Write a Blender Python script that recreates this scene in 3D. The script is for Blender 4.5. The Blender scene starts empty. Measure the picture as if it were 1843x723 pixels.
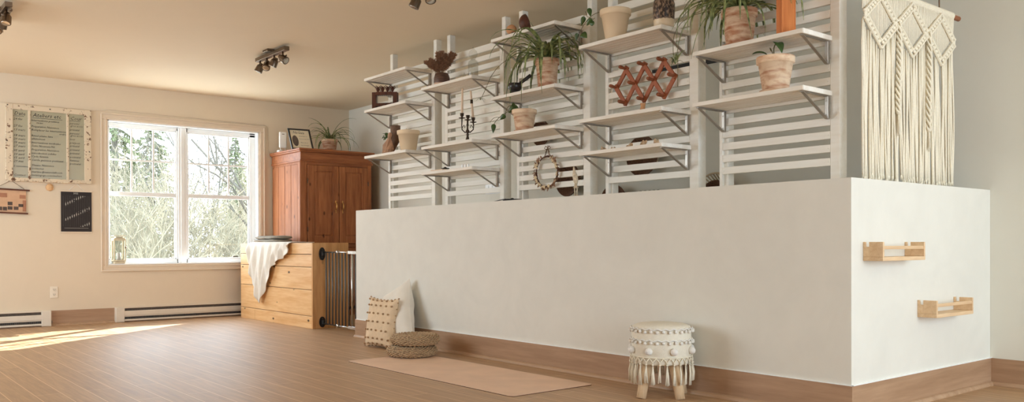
import bpy, math, random
from mathutils import Vector, Matrix, noise
PI = math.pi
sin, cos = math.sin, math.cos
scn = bpy.context.scene
COL = scn.collection
V = Vector

# ------------------------------------------------------------------ mesh builder
class MB:
    def __init__(s): s.v = []; s.f = []; s.sm = []
    def add(s, vs, fs, smooth=False):
        o = len(s.v); s.v += [tuple(v) for v in vs]
        for f in fs: s.f.append(tuple(i + o for i in f)); s.sm.append(smooth)
        return s
    def box(s, a, b, bev=0.0, rz=0, c=None):
        x0, x1 = sorted((a[0], b[0])); y0, y1 = sorted((a[1], b[1])); z0, z1 = sorted((a[2], b[2]))
        e = min(bev, (x1-x0)*.45, (y1-y0)*.45, (z1-z0)*.45)
        if e <= 0:
            vs = [(x, y, z) for z in (z0, z1) for y in (y0, y1) for x in (x0, x1)]
            fs = [(0,2,3,1),(4,5,7,6),(0,1,5,4),(2,6,7,3),(0,4,6,2),(1,3,7,5)]
        else:
            vs = []; idx = {}
            for ix, sx in ((0, x0), (1, x1)):
                for iy, sy in ((0, y0), (1, y1)):
                    for iz, sz in ((0, z0), (1, z1)):
                        ex = e if ix == 0 else -e; ey = e if iy == 0 else -e; ez = e if iz == 0 else -e
                        for k, p in enumerate(((sx, sy+ey, sz+ez), (sx+ex, sy, sz+ez), (sx+ex, sy+ey, sz))):
                            idx[(ix, iy, iz, k)] = len(vs); vs.append(p)
            I = lambda x, y, z, k: idx[(x, y, z, k)]
            fs = [(I(0,0,0,0),I(0,0,1,0),I(0,1,1,0),I(0,1,0,0)), (I(1,0,0,0),I(1,1,0,0),I(1,1,1,0),I(1,0,1,0)),
                  (I(0,0,0,1),I(1,0,0,1),I(1,0,1,1),I(0,0,1,1)), (I(0,1,0,1),I(0,1,1,1),I(1,1,1,1),I(1,1,0,1)),
                  (I(0,0,0,2),I(0,1,0,2),I(1,1,0,2),I(1,0,0,2)), (I(0,0,1,2),I(1,0,1,2),I(1,1,1,2),I(0,1,1,2))]
            for x in (0, 1):
                for y in (0, 1): fs.append((I(x,y,0,0),I(x,y,1,0),I(x,y,1,1),I(x,y,0,1)) if x == y else (I(x,y,0,0),I(x,y,0,1),I(x,y,1,1),I(x,y,1,0)))
            for x in (0, 1):
                for z in (0, 1): fs.append((I(x,0,z,0),I(x,0,z,2),I(x,1,z,2),I(x,1,z,0)) if x != z else (I(x,0,z,0),I(x,1,z,0),I(x,1,z,2),I(x,0,z,2)))
            for y in (0, 1):
                for z in (0, 1): fs.append((I(0,y,z,1),I(1,y,z,1),I(1,y,z,2),I(0,y,z,2)) if y != z else (I(0,y,z,1),I(0,y,z,2),I(1,y,z,2),I(1,y,z,1)))
            for x in (0, 1):
                for y in (0, 1):
                    for z in (0, 1):
                        t = (I(x,y,z,0), I(x,y,z,1), I(x,y,z,2)); fs.append(t if (x+y+z) % 2 else t[::-1])
        if rz:
            cc = c or ((x0+x1)/2, (y0+y1)/2, 0); cr, sr = cos(rz), sin(rz)
            vs = [(cc[0]+(p[0]-cc[0])*cr-(p[1]-cc[1])*sr, cc[1]+(p[0]-cc[0])*sr+(p[1]-cc[1])*cr, p[2]) for p in vs]
        return s.add(vs, fs)
    def tube(s, pts, r, n=8, cap=True, smooth=True, flat=1.0):
        pts = [V(p) for p in pts]
        if not hasattr(r, '__len__'): r = [r] * len(pts)
        vs = []; fs = []
        t0 = (pts[1]-pts[0]).normalized()
        up = V((0, 0, 1)) if abs(t0.z) < .9 else V((1, 0, 0))
        a = t0.cross(up).normalized()
        for i, p in enumerate(pts):
            if i == 0: t = pts[1]-pts[0]
            elif i == len(pts)-1: t = pts[-1]-pts[-2]
            else: t = pts[i+1]-pts[i-1]
            if t.length < 1e-9: t = t0.copy()
            t.normalize()
            a = a - t*a.dot(t)
            if a.length < 1e-6: a = t.orthogonal()
            a.normalize(); b = t.cross(a)
            for k in range(n):
                w = 2*PI*k/n; vs.append(p + a*cos(w)*r[i] + b*sin(w)*r[i]*flat)
        for i in range(len(pts)-1):
            for k in range(n):
                k2 = (k+1) % n; fs.append((i*n+k, i*n+k2, (i+1)*n+k2, (i+1)*n+k))
        if cap:
            fs.append(tuple(range(n))[::-1]); fs.append(tuple((len(pts)-1)*n+k for k in range(n)))
        return s.add(vs, fs, smooth)
    def lathe(s, prof, c=(0,0,0), n=28, wob=0, seed=0, caps=(False, False)):
        vs = []; fs = []; rnd = random.Random(seed)
        for i, (r, z) in enumerate(prof):
            for k in range(n):
                w = 2*PI*k/n; rr = r*(1+(rnd.random()-.5)*wob)
                vs.append((c[0]+rr*cos(w), c[1]+rr*sin(w), c[2]+z))
        for i in range(len(prof)-1):
            for k in range(n):
                k2 = (k+1) % n; fs.append((i*n+k, i*n+k2, (i+1)*n+k2, (i+1)*n+k))
        if caps[0]: fs.append(tuple(range(n))[::-1])
        if caps[1]: fs.append(tuple((len(prof)-1)*n+k for k in range(n)))
        return s.add(vs, fs, True)
    def ball(s, c, r, n=8, m=6, sc=(1,1,1)):
        vs = [(c[0], c[1], c[2]-r*sc[2])]; fs = []
        for i in range(1, m):
            p = -PI/2+PI*i/m
            for k in range(n):
                w = 2*PI*k/n; vs.append((c[0]+r*sc[0]*cos(p)*cos(w), c[1]+r*sc[1]*cos(p)*sin(w), c[2]+r*sc[2]*sin(p)))
        vs.append((c[0], c[1], c[2]+r*sc[2])); T = len(vs)-1
        for k in range(n): fs.append((0, 1+(k+1) % n, 1+k)); fs.append((T, T-n+k, T-n+(k+1) % n))
        for i in range(m-2):
            for k in range(n): fs.append((1+i*n+k, 1+i*n+(k+1) % n, 1+(i+1)*n+(k+1) % n, 1+(i+1)*n+k))
        return s.add(vs, fs, True)
    def blade(s, pts, widths, side=None, fold=.25, th=.0012):
        """a leaf: a folded ribbon with real thickness"""
        pts = [V(p) for p in pts]; vs = []; fs = []; n = len(pts)
        for i, p in enumerate(pts):
            t = (pts[min(i+1, n-1)]-pts[max(i-1, 0)]).normalized()
            sd = side if side else t.cross(V((0,0,1)))
            sd = (V(sd)-t*V(sd).dot(t))
            if sd.length < 1e-5: sd = t.orthogonal()
            sd.normalize(); nn = sd.cross(t).normalized()
            if nn.z < 0: nn = -nn
            w = widths[i]/2
            vs += [p+sd*w+nn*w*fold, p, p-sd*w+nn*w*fold, p-sd*w+nn*(w*fold-th), p-nn*th, p+sd*w+nn*(w*fold-th)]
        for i in range(n-1):
            for k in range(6):
                k2 = (k+1) % 6; fs.append((i*6+k, i*6+k2, (i+1)*6+k2, (i+1)*6+k))
        return s.add(vs, fs, True)
    def build(s, name, mat, parent=None, world=False, sub=0, loc=None):
        vs = s.v
        if parent is not None and world:
            o = parent; off = V((0,0,0))
            while o is not None: off += o.location; o = o.parent
            vs = [(a-off.x, b-off.y, c-off.z) for a, b, c in vs]
        elif loc is not None: vs = [(a-loc[0], b-loc[1], c-loc[2]) for a, b, c in vs]
        me = bpy.data.meshes.new(name); me.from_pydata(vs, [], s.f)
        me.polygons.foreach_set('use_smooth', s.sm); me.update()
        ob = bpy.data.objects.new(name, me); COL.objects.link(ob)
        if mat: me.materials.append(mat)
        if parent is not None: ob.parent = parent
        if loc is not None: ob.location = loc
        if sub:
            m = ob.modifiers.new('s', 'SUBSURF'); m.levels = sub; m.render_levels = sub
        return ob

def tag(o, label=None, cat=None, group=None, kind=None):
    if label: o['label'] = label
    if cat: o['category'] = cat
    if group: o['group'] = group
    if kind: o['kind'] = kind
    return o
def thing(name, label, cat, loc=(0,0,0), rz=0, group=None, kind=None):
    o = bpy.data.objects.new(name, None); COL.objects.link(o); o.empty_display_size = .1
    o.location = loc; o.rotation_euler = (0, 0, rz)
    return tag(o, label, cat, group, kind)
def struct(name, mb, mat, parent=None, loc=None, label=None):
    o = mb.build(name, mat, parent, loc=loc)
    if parent is None: o['kind'] = 'structure'
    if label: o['label'] = label
    return o
def dup(root, loc, rz, label):
    m = {}
    def rec(o, par):
        c = o.copy(); COL.objects.link(c); c.parent = par
        for ch in list(o.children): rec(ch, c)
        return c
    c = rec(root, None); c.location = loc; c.rotation_euler = (0, 0, rz); c['label'] = label
    return c
def arc(p0, p1, p2, n=10):
    p0, p1, p2 = V(p0), V(p1), V(p2)
    return [p0*(1-t)**2 + p1*2*t*(1-t) + p2*t*t for t in [i/n for i in range(n+1)]]

# ------------------------------------------------------------------ materials
def srgb(r, g, b):
    f = lambda c: ((c/255+.055)/1.055)**2.4 if c/255 > .04045 else c/255/12.92
    return (f(r), f(g), f(b), 1)
class NT:
    def __init__(s, name):
        s.m = bpy.data.materials.new(name); s.m.use_nodes = True
        s.t = s.m.node_tree; s.n = s.t.nodes; s.l = s.t.links
        s.b = s.n['Principled BSDF']
    def new(s, ty, **k):
        n = s.n.new(ty)
        for a, b in k.items():
            if hasattr(n, a): setattr(n, a, b)
        return n
    def coord(s, scale=(1,1,1), rot=(0,0,0), kind='Object'):
        tc = s.new('ShaderNodeTexCoord'); mp = s.new('ShaderNodeMapping')
        mp.inputs['Scale'].default_value = scale; mp.inputs['Rotation'].default_value = rot
        s.l.new(tc.outputs[kind], mp.inputs['Vector']); return mp.outputs[0]
    def noise(s, vec, sc=5, det=3, rough=.5, dist=0):
        n = s.new('ShaderNodeTexNoise'); n.inputs['Scale'].default_value = sc; n.inputs['Detail'].default_value = det
        n.inputs['Roughness'].default_value = rough; n.inputs['Distortion'].default_value = dist
        s.l.new(vec, n.inputs['Vector']); return n.outputs['Fac']
    def ramp(s, fac, stops):
        r = s.new('ShaderNodeValToRGB'); el = r.color_ramp.elements
        while len(el) > 1: el.remove(el[-1])
        el[0].position = stops[0][0]; el[0].color = stops[0][1]
        for p, c in stops[1:]: e = el.new(p); e.color = c
        s.l.new(fac, r.inputs[0]); return r.outputs[0]
    def mix(s, fac, a, b, mode='MIX'):
        m = s.new('ShaderNodeMix'); m.data_type = 'RGBA'; m.blend_type = mode
        for val, i in ((fac, 0), (a, 6), (b, 7)):
            if hasattr(val, 'node') or hasattr(val, 'is_linked'): s.l.new(val, m.inputs[i])
            else: m.inputs[i].default_value = val
        return m.outputs[2]
    def base(s, c):
        if hasattr(c, 'is_linked'): s.l.new(c, s.b.inputs['Base Color'])
        else: s.b.inputs['Base Color'].default_value = c
    def set(s, **k):
        mp = dict(rough='Roughness', metal='Metallic', spec='Specular IOR Level', trans='Transmission Weight', ior='IOR', alpha='Alpha', coat='Coat Weight', sss='Subsurface Weight', sheen='Sheen Weight')
        for a, b in k.items(): s.b.inputs[mp[a]].default_value = b
        return s
    def bump(s, h, strength=.2, dist=.01):
        b = s.new('ShaderNodeBump'); b.inputs['Strength'].default_value = strength; b.inputs['Distance'].default_value = dist
        s.l.new(h, b.inputs['Height']); s.l.new(b.outputs[0], s.b.inputs['Normal'])
def plain(name, c, rough=.6, metal=0, vary=.06, sc=20, bump=0, **k):
    t = NT(name); co = t.coord()
    n = t.noise(co, sc, 3)
    lo = tuple(x*(1-vary) for x in c[:3])+(1,); hi = tuple(min(1, x*(1+vary)) for x in c[:3])+(1,)
    t.base(t.ramp(n, [(.3, lo), (.7, hi)])); t.set(rough=rough, metal=metal, **k)
    if bump: t.bump(t.noise(co, sc*3, 3), bump, .005)
    return t.m
def wood(name, light, dark, axis='Y', rough=.5, sc=1.0, knots=0, bump=.1, contrast=(.35, .7)):
    t = NT(name); s3 = [14*sc]*3; s3['XYZ'.index(axis)] = 1.1*sc
    co = t.coord(tuple(s3)); n = t.noise(co, 2.2, 5, .6, .4)
    fine = t.noise(t.coord(tuple(x*5 for x in s3)), 2, 3)
    c = t.ramp(n, [(contrast[0], dark), (contrast[1], light)])
    c = t.mix(.25, c, t.ramp(fine, [(.35, dark), (.65, light)]))
    if knots:
        vo = t.new('ShaderNodeTexVoronoi'); k3 = [9]*3; k3['XYZ'.index(axis)] = 4.5
        t.l.new(t.coord(tuple(k3)), vo.inputs['Vector']); vo.inputs['Scale'].default_value = 1.0
        kr = t.ramp(vo.outputs['Distance'], [(0, (1,1,1,1)), (.07, (.8,.8,.8,1)), (.13, (0,0,0,1))])
        kn = tuple(x*.12 for x in dark[:3])+(1,)
        mx = t.new('ShaderNodeMath'); mx.operation = 'MULTIPLY'; t.l.new(kr, mx.inputs[0]); mx.inputs[1].default_value = knots
        c = t.mix(mx.outputs[0], c, kn)
    t.base(c); t.set(rough=rough, spec=.25)
    if bump: t.bump(fine, bump, .003)
    return t.m

def M_plaster(name, c, amp=.04, sc=2.2):
    t = NT(name); co = t.coord()
    n = t.noise(co, sc, 6, .62, 1.2); n2 = t.noise(co, sc*5, 4)
    lo = tuple(x*(1-amp) for x in c[:3])+(1,); hi = tuple(min(1, x*(1+amp)) for x in c[:3])+(1,)
    t.base(t.mix(.35, t.ramp(n, [(.35, lo), (.65, hi)]), t.ramp(n2, [(.3, lo), (.7, hi)]))); t.set(rough=.75)
    t.bump(n2, .06, .01); return t.m

m_wallB = M_plaster('paint warm cream', srgb(228, 213, 190), .015)
m_wallR = M_plaster('paint stone', srgb(225, 222, 210), .015)
m_ceil = M_plaster('ceiling paint', srgb(234, 218, 192), .012, 1)
m_counter = M_plaster('limewash plaster', srgb(226, 223, 213), .035)
m_basewX = wood('vinyl baseboard along x', srgb(188, 154, 124), srgb(160, 126, 98), 'X', .45, .5, bump=0)
m_basew = wood('vinyl baseboard', srgb(188, 154, 124), srgb(160, 126, 98), 'Y', .45, .5, bump=0)
m_quarter_lit = wood('quarter round', srgb(196, 164, 134), srgb(172, 138, 108), 'Y', .45, .5, bump=0)  # baseboard wood in a lighter copy, the stronger light on it put into the colour
m_slat = wood('white painted pine', srgb(244, 241, 234), srgb(234, 228, 216), 'Y', .55, .6, bump=.05)
m_shelfw = wood('whitewashed pine', srgb(244, 240, 232), srgb(226, 216, 202), 'Y', .6, .8, bump=.06)
m_white = plain('white vinyl', srgb(248, 250, 250), .35, vary=.01)
m_casing = plain('cream trim paint', srgb(230, 214, 192), .45, vary=.01)

def floor_mat():
    t = NT('laminate planks')
    tc = t.new('ShaderNodeTexCoord'); sep = t.new('ShaderNodeSeparateXYZ'); cmb = t.new('ShaderNodeCombineXYZ')
    t.l.new(tc.outputs['Object'], sep.inputs[0]); t.l.new(sep.outputs[1], cmb.inputs[0]); t.l.new(sep.outputs[0], cmb.inputs[1])
    br = t.new('ShaderNodeTexBrick'); t.l.new(cmb.outputs[0], br.inputs['Vector'])
    br.offset = .37; br.inputs['Scale'].default_value = 1; br.inputs['Brick Width'].default_value = 1.25; br.inputs['Row Height'].default_value = .124
    br.inputs['Mortar Size'].default_value = .0022; br.inputs['Mortar Smooth'].default_value = .2; br.inputs['Bias'].default_value = 0
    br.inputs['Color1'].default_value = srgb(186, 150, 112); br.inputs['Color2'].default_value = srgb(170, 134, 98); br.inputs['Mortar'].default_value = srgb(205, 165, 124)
    mp = t.new('ShaderNodeMapping'); mp.inputs['Scale'].default_value = (1.2, 16, 1); t.l.new(cmb.outputs[0], mp.inputs['Vector'])
    g = t.noise(mp.outputs[0], 2.5, 5, .6, .5)
    c = t.mix(.55, br.outputs[0], t.ramp(g, [(.3, srgb(146, 112, 80)), (.7, srgb(200, 164, 124))]), 'MIX')
    c = t.mix(br.outputs['Fac'], c, srgb(222, 190, 152))  # plank seams painted pale as highlights
    t.base(c); t.set(rough=.5, spec=.85)
    r = t.new('ShaderNodeMapRange'); t.l.new(g, r.inputs[0]); r.inputs[3].default_value = .42; r.inputs[4].default_value = .54
    t.l.new(r.outputs[0], t.b.inputs['Roughness'])
    t.bump(t.noise(mp.outputs[0], 6, 3), .05, .003); return t.m
m_floor = floor_mat()

def glass_mat(name, tint=(1,1,1,1), rough=0):
    t = NT(name); g = t.new('ShaderNodeBsdfTransparent'); g.inputs[0].default_value = tint
    gl = t.new('ShaderNodeBsdfGlossy'); gl.inputs['Roughness'].default_value = rough; mx = t.new('ShaderNodeMixShader')
    lw = t.new('ShaderNodeLayerWeight'); lw.inputs[0].default_value = .5; pw = t.new('ShaderNodeMath'); pw.operation = 'POWER'; pw.inputs[1].default_value = 4
    ma = t.new('ShaderNodeMath'); ma.operation = 'MULTIPLY_ADD'; ma.inputs[1].default_value = .6; ma.inputs[2].default_value = .04; t.l.new(lw.outputs['Facing'], pw.inputs[0]); t.l.new(pw.outputs[0], ma.inputs[0])
    t.l.new(ma.outputs[0], mx.inputs[0]); t.l.new(g.outputs[0], mx.inputs[1]); t.l.new(gl.outputs[0], mx.inputs[2])
    t.l.new(mx.outputs[0], t.n['Material Output'].inputs[0]); return t.m
m_glass = glass_mat('window glass', (.97, .98, .98, 1)); m_clear = glass_mat('clear glass', (.9, .9, .88, 1), .05)

m_steel = plain('brushed grey steel', srgb(104, 100, 96), .5, .5, .05)
m_black = plain('black plastic', srgb(34, 31, 30), .4, vary=.05)
m_chrome = plain('chrome', srgb(200, 196, 190), .2, 1, .02)
m_nickel = plain('aged nickel', srgb(120, 105, 90), .3, 1, .1)
m_brass = plain('brass', srgb(212, 165, 100), .28, 1, .08)
m_silver = plain('pale metal', srgb(208, 188, 154), .35, .8, .05)
m_bracket = plain('grey shelf bracket metal', srgb(168, 160, 150), .38, .8, .06)
m_enamel = plain('heater enamel', srgb(226, 214, 196), .35, vary=.02)
m_dark = plain('dark slot', srgb(92, 80, 70), .6, vary=.2, sc=60)
m_outlet = plain('ivory plastic', srgb(236, 224, 204), .35, vary=.01)
m_ink = plain('black ink', srgb(52, 44, 38), .6, vary=.02)
m_inkw = plain('white ink', srgb(225, 220, 210), .6, vary=.02)
m_pane = plain('grey green backed pane', srgb(174, 168, 140), .25, vary=.05, sc=3)
m_paper = plain('cream paper', srgb(226, 212, 184), .8, vary=.03, sc=6)
m_poster = plain('black printed paper', srgb(40, 34, 34), .7, vary=.08)
m_canvas = plain('tan canvas print', srgb(212, 172, 138), .85, vary=.07, sc=15)
m_brick = plain('rust print blocks', srgb(176, 124, 96), .85, vary=.12, sc=30)
m_darkblk = plain('dark print blocks', srgb(92, 78, 70), .85, vary=.15, sc=40)
m_rod = wood('dark brown rod', srgb(112, 66, 46), srgb(84, 46, 32), 'X', .5)
m_ward = wood('stained pine', srgb(188, 122, 78), srgb(140, 84, 52), 'Z', .55, .8, knots=.9)
m_wardtop = wood('stained pine rail', srgb(182, 116, 74), srgb(136, 80, 50), 'X', .42, .8)
m_pine = wood('natural pine plank', srgb(244, 206, 154), srgb(222, 170, 114), 'Y', .5, .7, knots=1.3)
m_pineV = wood('natural pine board', srgb(234, 186, 130), srgb(206, 150, 98), 'Z', .5, .7, knots=.5)
m_birch = wood('birch rack wood', srgb(234, 206, 168), srgb(214, 178, 138), 'X', .5, 1.5, bump=.03)
m_peg = wood('reddish peg rack wood', srgb(178, 104, 66), srgb(148, 80, 50), 'Z', .45, 1.5)
m_pegend = wood('peg wood', srgb(156, 92, 60), srgb(126, 72, 46), 'X', .45, 2)
m_orange = wood('orange pine board', srgb(214, 134, 76), srgb(184, 104, 56), 'Z', .45, 1.2, knots=.5)
m_legw = wood('raw wood leg', srgb(232, 206, 170), srgb(208, 174, 134), 'Z', .6, 1.5)
m_dowel = wood('copper brown dowel', srgb(186, 120, 84), srgb(160, 98, 66), 'X', .5, 2)
m_dbrown = wood('dark brown wood', srgb(104, 62, 44), srgb(70, 40, 30), 'Z', .5, 2)
m_board = None
def peeling():
    t = NT('peeling white paint'); co = t.coord()
    n = t.noise(co, 26, 6, .7); n2 = t.noise(co, 5, 3)
    a = t.new('ShaderNodeMath'); a.operation = 'ADD'; t.l.new(n, a.inputs[0]); m = t.new('ShaderNodeMath'); m.operation = 'MULTIPLY'; t.l.new(n2, m.inputs[0]); m.inputs[1].default_value = .35; t.l.new(m.outputs[0], a.inputs[1])
    t.base(t.ramp(a.outputs[0], [(.585, srgb(118, 86, 62)), (.61, srgb(224, 208, 182))])); t.set(rough=.7); t.bump(n, .4, .004); return t.m
m_peel = peeling()
def terracotta(name, wash):
    t = NT(name); n = t.noise(t.coord((5, 5, 34)), 1.2, 4, .6, .8)
    n2 = t.noise(t.coord((8, 8, 14)), 2.2, 4)
    c = t.ramp(n, [(.40-wash*.08, srgb(186, 118, 80)), (.58-wash*.10, srgb(232, 202, 168))])
    c = t.mix(.35, c, t.ramp(n2, [(.4-wash*.06, srgb(176, 112, 78)), (.6-wash*.08, srgb(236, 216, 190))]))
    t.base(c); t.set(rough=.8); t.bump(n2, .15, .004); return t.m
m_terra = terracotta('washed terracotta', 0); m_terra2 = terracotta('white washed terracotta', .75)
m_beige = plain('matte beige ceramic', srgb(232, 208, 174), .7, vary=.03, sc=8)
m_soil = plain('dark potting soil', srgb(58, 42, 32), .95, vary=.4, sc=80, bump=.6)
def leafmat(name, c, c2, rough=.45, k=60):
    t = NT(name); n = t.noise(t.coord(), k, 2)
    t.base(t.ramp(n, [(.35, c), (.68, c2)])); t.set(rough=rough); 
    return t.m
m_spider = leafmat('spider plant leaf', srgb(74, 88, 46), srgb(160, 166, 106), k=38)
m_leaf = leafmat('glossy leaf', srgb(52, 74, 34), srgb(72, 98, 46), .3)
m_stem = plain('green brown stem', srgb(98, 92, 52), .6)
m_seag = None
def weave(name, a, b, sx=90, sz=70, axis=0):
    t = NT(name); w = t.new('ShaderNodeTexWave'); w.wave_type = 'BANDS'; w.bands_direction = 'DIAGONAL'
    t.l.new(t.coord((1,1,1)), w.inputs['Vector']); w.inputs['Scale'].default_value = sx; w.inputs['Distortion'].default_value = 3; w.inputs['Detail'].default_value = 2
    n = t.noise(t.coord(), sz, 2)
    t.base(t.mix(.5, t.ramp(w.outputs[0], [(.2, b), (.7, a)]), t.ramp(n, [(.3, b), (.7, a)]))); t.set(rough=.85)
    t.bump(w.outputs[0], .5, .004); return t.m
m_seag = weave('seagrass braid', srgb(224, 194, 154), srgb(132, 98, 68), 60, 90)
m_wick = weave('brown wicker', srgb(132, 92, 64), srgb(70, 44, 32), 50, 70)
m_wickl = plain('pale cane', srgb(206, 186, 154), .7)
m_linen = plain('off white linen', srgb(232, 224, 210), .9, vary=.03, sc=12, bump=.15, sheen=.2)
m_blanket = plain('cream blanket', srgb(232, 226, 214), .9, vary=.03, sc=30, bump=.15, sheen=.2)
m_cotton = plain('oatmeal cotton', srgb(224, 198, 164), .9, vary=.05, sc=40, bump=.3)
m_tuft = plain('tan tuft', srgb(184, 150, 114), .9, vary=.1, sc=200, bump=.5)
m_grey = plain('grey knitted cloth', srgb(140, 130, 116), .9, vary=.12, sc=60, bump=.4)
m_mat = plain('blush cork mat', srgb(228, 194, 166), .7, vary=.06, sc=5)
m_matedge = m_dark
m_stool = plain('ivory woven cotton', srgb(234, 226, 208), .9, vary=.03, sc=90, bump=.3)
m_pom = plain('white pompom wool', srgb(244, 240, 232), .95, vary=.04, sc=150, bump=.6)
m_cord = plain('natural cotton cord', srgb(238, 228, 206), .85, vary=.05, sc=120, bump=.3)
m_string = plain('brown string', srgb(120, 92, 66), .8)
m_bronze = plain('dark bronze', srgb(70, 56, 44), .4, .6, .15, 60)
m_candle = plain('blush taper wax', srgb(234, 208, 180), .5, vary=.02)
m_candleY = plain('honey wax', srgb(226, 176, 110), .5)
m_pampas = plain('brown pampas plume', srgb(158, 118, 90), .95, vary=.25, sc=60)
m_stone = plain('mottled crystal', srgb(196, 164, 128), .5, vary=.45, sc=70)
m_mortar = plain('black granite', srgb(48, 42, 40), .35, vary=.3, sc=90)
m_heron = plain('white bronze patina', srgb(214, 196, 168), .5, vary=.3, sc=50)
m_bark = plain('driftwood bark', srgb(120, 92, 74), .8, vary=.2, sc=30, bump=.5)
m_kraft = plain('crumpled kraft paper', srgb(176, 136, 106), .7, vary=.15, sc=30, bump=.6)
m_dried = plain('dried brown leaf', srgb(128, 92, 68), .9, vary=.3, sc=60)
m_shell = plain('pale dried petal', srgb(222, 200, 162), .8, vary=.15, sc=60)
m_cocol = plain('light coconut', srgb(206, 152, 106), .7, vary=.1, sc=60)
def vasemat():
    t = NT('black and cream drip glaze'); tc = t.coord(); sep = t.new('ShaderNodeSeparateXYZ'); t.l.new(tc, sep.inputs[0])
    n = t.noise(t.coord((1,1,.6)), 90, 3); m = t.new('ShaderNodeMath'); m.operation = 'MULTIPLY_ADD'; t.l.new(n, m.inputs[0]); m.inputs[1].default_value = .02; t.l.new(sep.outputs[2], m.inputs[2])
    mr = t.ramp(m.outputs[0], [(.052, (0,0,0,1)), (.054, (1,1,1,1))])
    pat = t.ramp(n, [(.45, srgb(46, 34, 30)), (.62, srgb(150, 124, 104))])
    t.base(t.mix(mr, srgb(226, 206, 176), pat)); t.set(rough=.3); return t.m
m_vase = vasemat()

# ------------------------------------------------------------------ camera
H = .778
F = 1531.378; yaw = .88737; pit = -.004; rol = -.00278; PY = 446.641
fw = V((cos(yaw)*cos(pit), sin(yaw)*cos(pit), sin(pit))); rt = V((sin(yaw), -cos(yaw), 0)); up = rt.cross(fw)
rt2 = rt*cos(rol)+up*sin(rol); up2 = -rt*sin(rol)+up*cos(rol)
cam = bpy.data.cameras.new('camera'); co = bpy.data.objects.new('camera', cam); COL.objects.link(co)
cam.sensor_width = 36; cam.lens = F/1843*36; cam.shift_y = (PY-361.5)/1843; cam.clip_start = .05; cam.clip_end = 300
R = Matrix((rt2, up2, -fw)).transposed().to_4x4(); R.translation = (0, 0, H); co.matrix_world = R
scn.camera = co

# ------------------------------------------------------------------ room numbers (metres)
XC, Y0, Y1, ZT, ZB, XB, YW, ZC = 3.5516, 1.977, 6.468, 1.074, .1474, 5.017, 9.301, 2.422
XL, YF = -2.0, -2.4       # left and front walls, outside the frame
WX0, WX1, WZ0, WZ1 = 2.275, 3.872, .585, 2.063
T = .16

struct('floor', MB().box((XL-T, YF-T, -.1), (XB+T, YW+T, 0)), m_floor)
struct('ceiling', MB().box((XL-T, YF-T, ZC), (XB+T, YW+T, ZC+.12)), m_ceil)
w = MB()
w.box((XL-T, YW, 0), (WX0, YW+T, ZC)); w.box((WX1, YW, 0), (XB+T, YW+T, ZC)); w.box((WX0, YW, 0), (WX1, YW+T, WZ0)); w.box((WX0, YW, WZ1), (WX1, YW+T, ZC))
struct('wall_back', w, m_wallB)
struct('wall_right', MB().box((XB, YF-T, 0), (XB+T, YW, ZC)), m_wallR)
# left wall with two window openings, front wall with one wide opening (all outside the frame)
LW = [(5.3, 9.1)]
w = MB(); ys = [YF-T, LW[0][0], LW[0][1], YW]
for i in range(0, 3, 2): w.box((XL-T, ys[i], 0), (XL, ys[i+1], ZC))
for a, b in LW: w.box((XL-T, a, 0), (XL, b, .55)); w.box((XL-T, a, 2.32), (XL, b, ZC))
struct('wall_left', w, m_wallB)
FX0, FX1 = .3, 4.9
w = MB(); w.box((XL, YF-T, 0), (FX0, YF, ZC)); w.box((FX1, YF-T, 0), (XB, YF, ZC)); w.box((FX0, YF-T, 0), (FX1, YF, .1)); w.box((FX0, YF-T, 2.32), (FX1, YF, ZC))
struct('wall_front', w, m_wallR)

def baseboard(name, a, b, nrm):
    """brown vinyl base with a quarter round, from a to b along a wall whose inner side looks along nrm"""
    a, b, n = V((*a, 0)), V((*b, 0)), V((*nrm, 0)); m = MB()
    c = b+n*.008; m.box((a.x, a.y, 0), (c.x, c.y, ZB))
    return m
def quarter(a, b, nrm, r=.02):
    a, b, n = V((*a, 0)), V((*b, 0)), V((*nrm, 0)); m = MB(); vs = []
    for p in (a, b):
        p = p+n*.008
        vs.append(p)
        for k in range(6):
            w_ = PI/2*k/5; vs.append(p+n*r*cos(w_)+V((0,0,r*sin(w_))))
    fs = [(i, i+1, i+8, i+7) for i in range(6)]+[(6, 0, 7, 13), tuple(range(6, -1, -1)), tuple(range(7, 14))]
    m.add(vs, fs); return m
for nm, a, b, n in (('baseboard_back', (XL, YW), (XB, YW), (0, -1)), ('baseboard_right', (XB, YF), (XB, Y0), (-1, 0))):
    o = struct(nm, baseboard(nm, a, b, n), m_basewX if n[1] else m_basew); struct('quarter_round', quarter(a, b, n), m_quarter_lit, o)

# ------------------------------------------------------------------ window
YG = YW+.10                     # plane of the sashes
w1 = thing('window_1', None, None, (0,0,0), kind='structure')
c = MB()
def bandring(m, x0, x1, z0, z1, wd, y0, y1):
    m.box((x0-wd, y0, z1), (x1+wd, y1, z1+wd), .004); m.box((x0-wd, y0, z0-wd), (x1+wd, y1, z0), .004)
    m.box((x0-wd, y0, z0), (x0, y1, z1), .004); m.box((x1, y0, z0), (x1+wd, y1, z1), .004)
bandring(c, WX0, WX1, WZ0, WZ1, .066, YW-.012, YW-.0005)
bandring(c, WX0-.052, WX1+.052, WZ0-.052, WZ1+.052, .016, YW-.024, YW-.01)
bandring(c, WX0-.014, WX1+.014, WZ0-.014, WZ1+.014, .012, YW-.018, YW-.01)
c.build('casing', m_casing, w1)
c = MB()
c.box((WX0, YW-.004, WZ0-.001), (WX0+.012, YG+.03, WZ1)); c.box((WX1-.012, YW-.004, WZ0), (WX1, YG+.03, WZ1))
c.box((WX0, YW-.004, WZ1-.012), (WX1, YG+.03, WZ1)); c.box((WX0, YW-.012, WZ0), (WX1, YG+.03, WZ0+.012))
c.build('window_frame', m_white, w1)
UX = ((2.287, 3.003), (3.088, 3.86))
c = MB()
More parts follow.
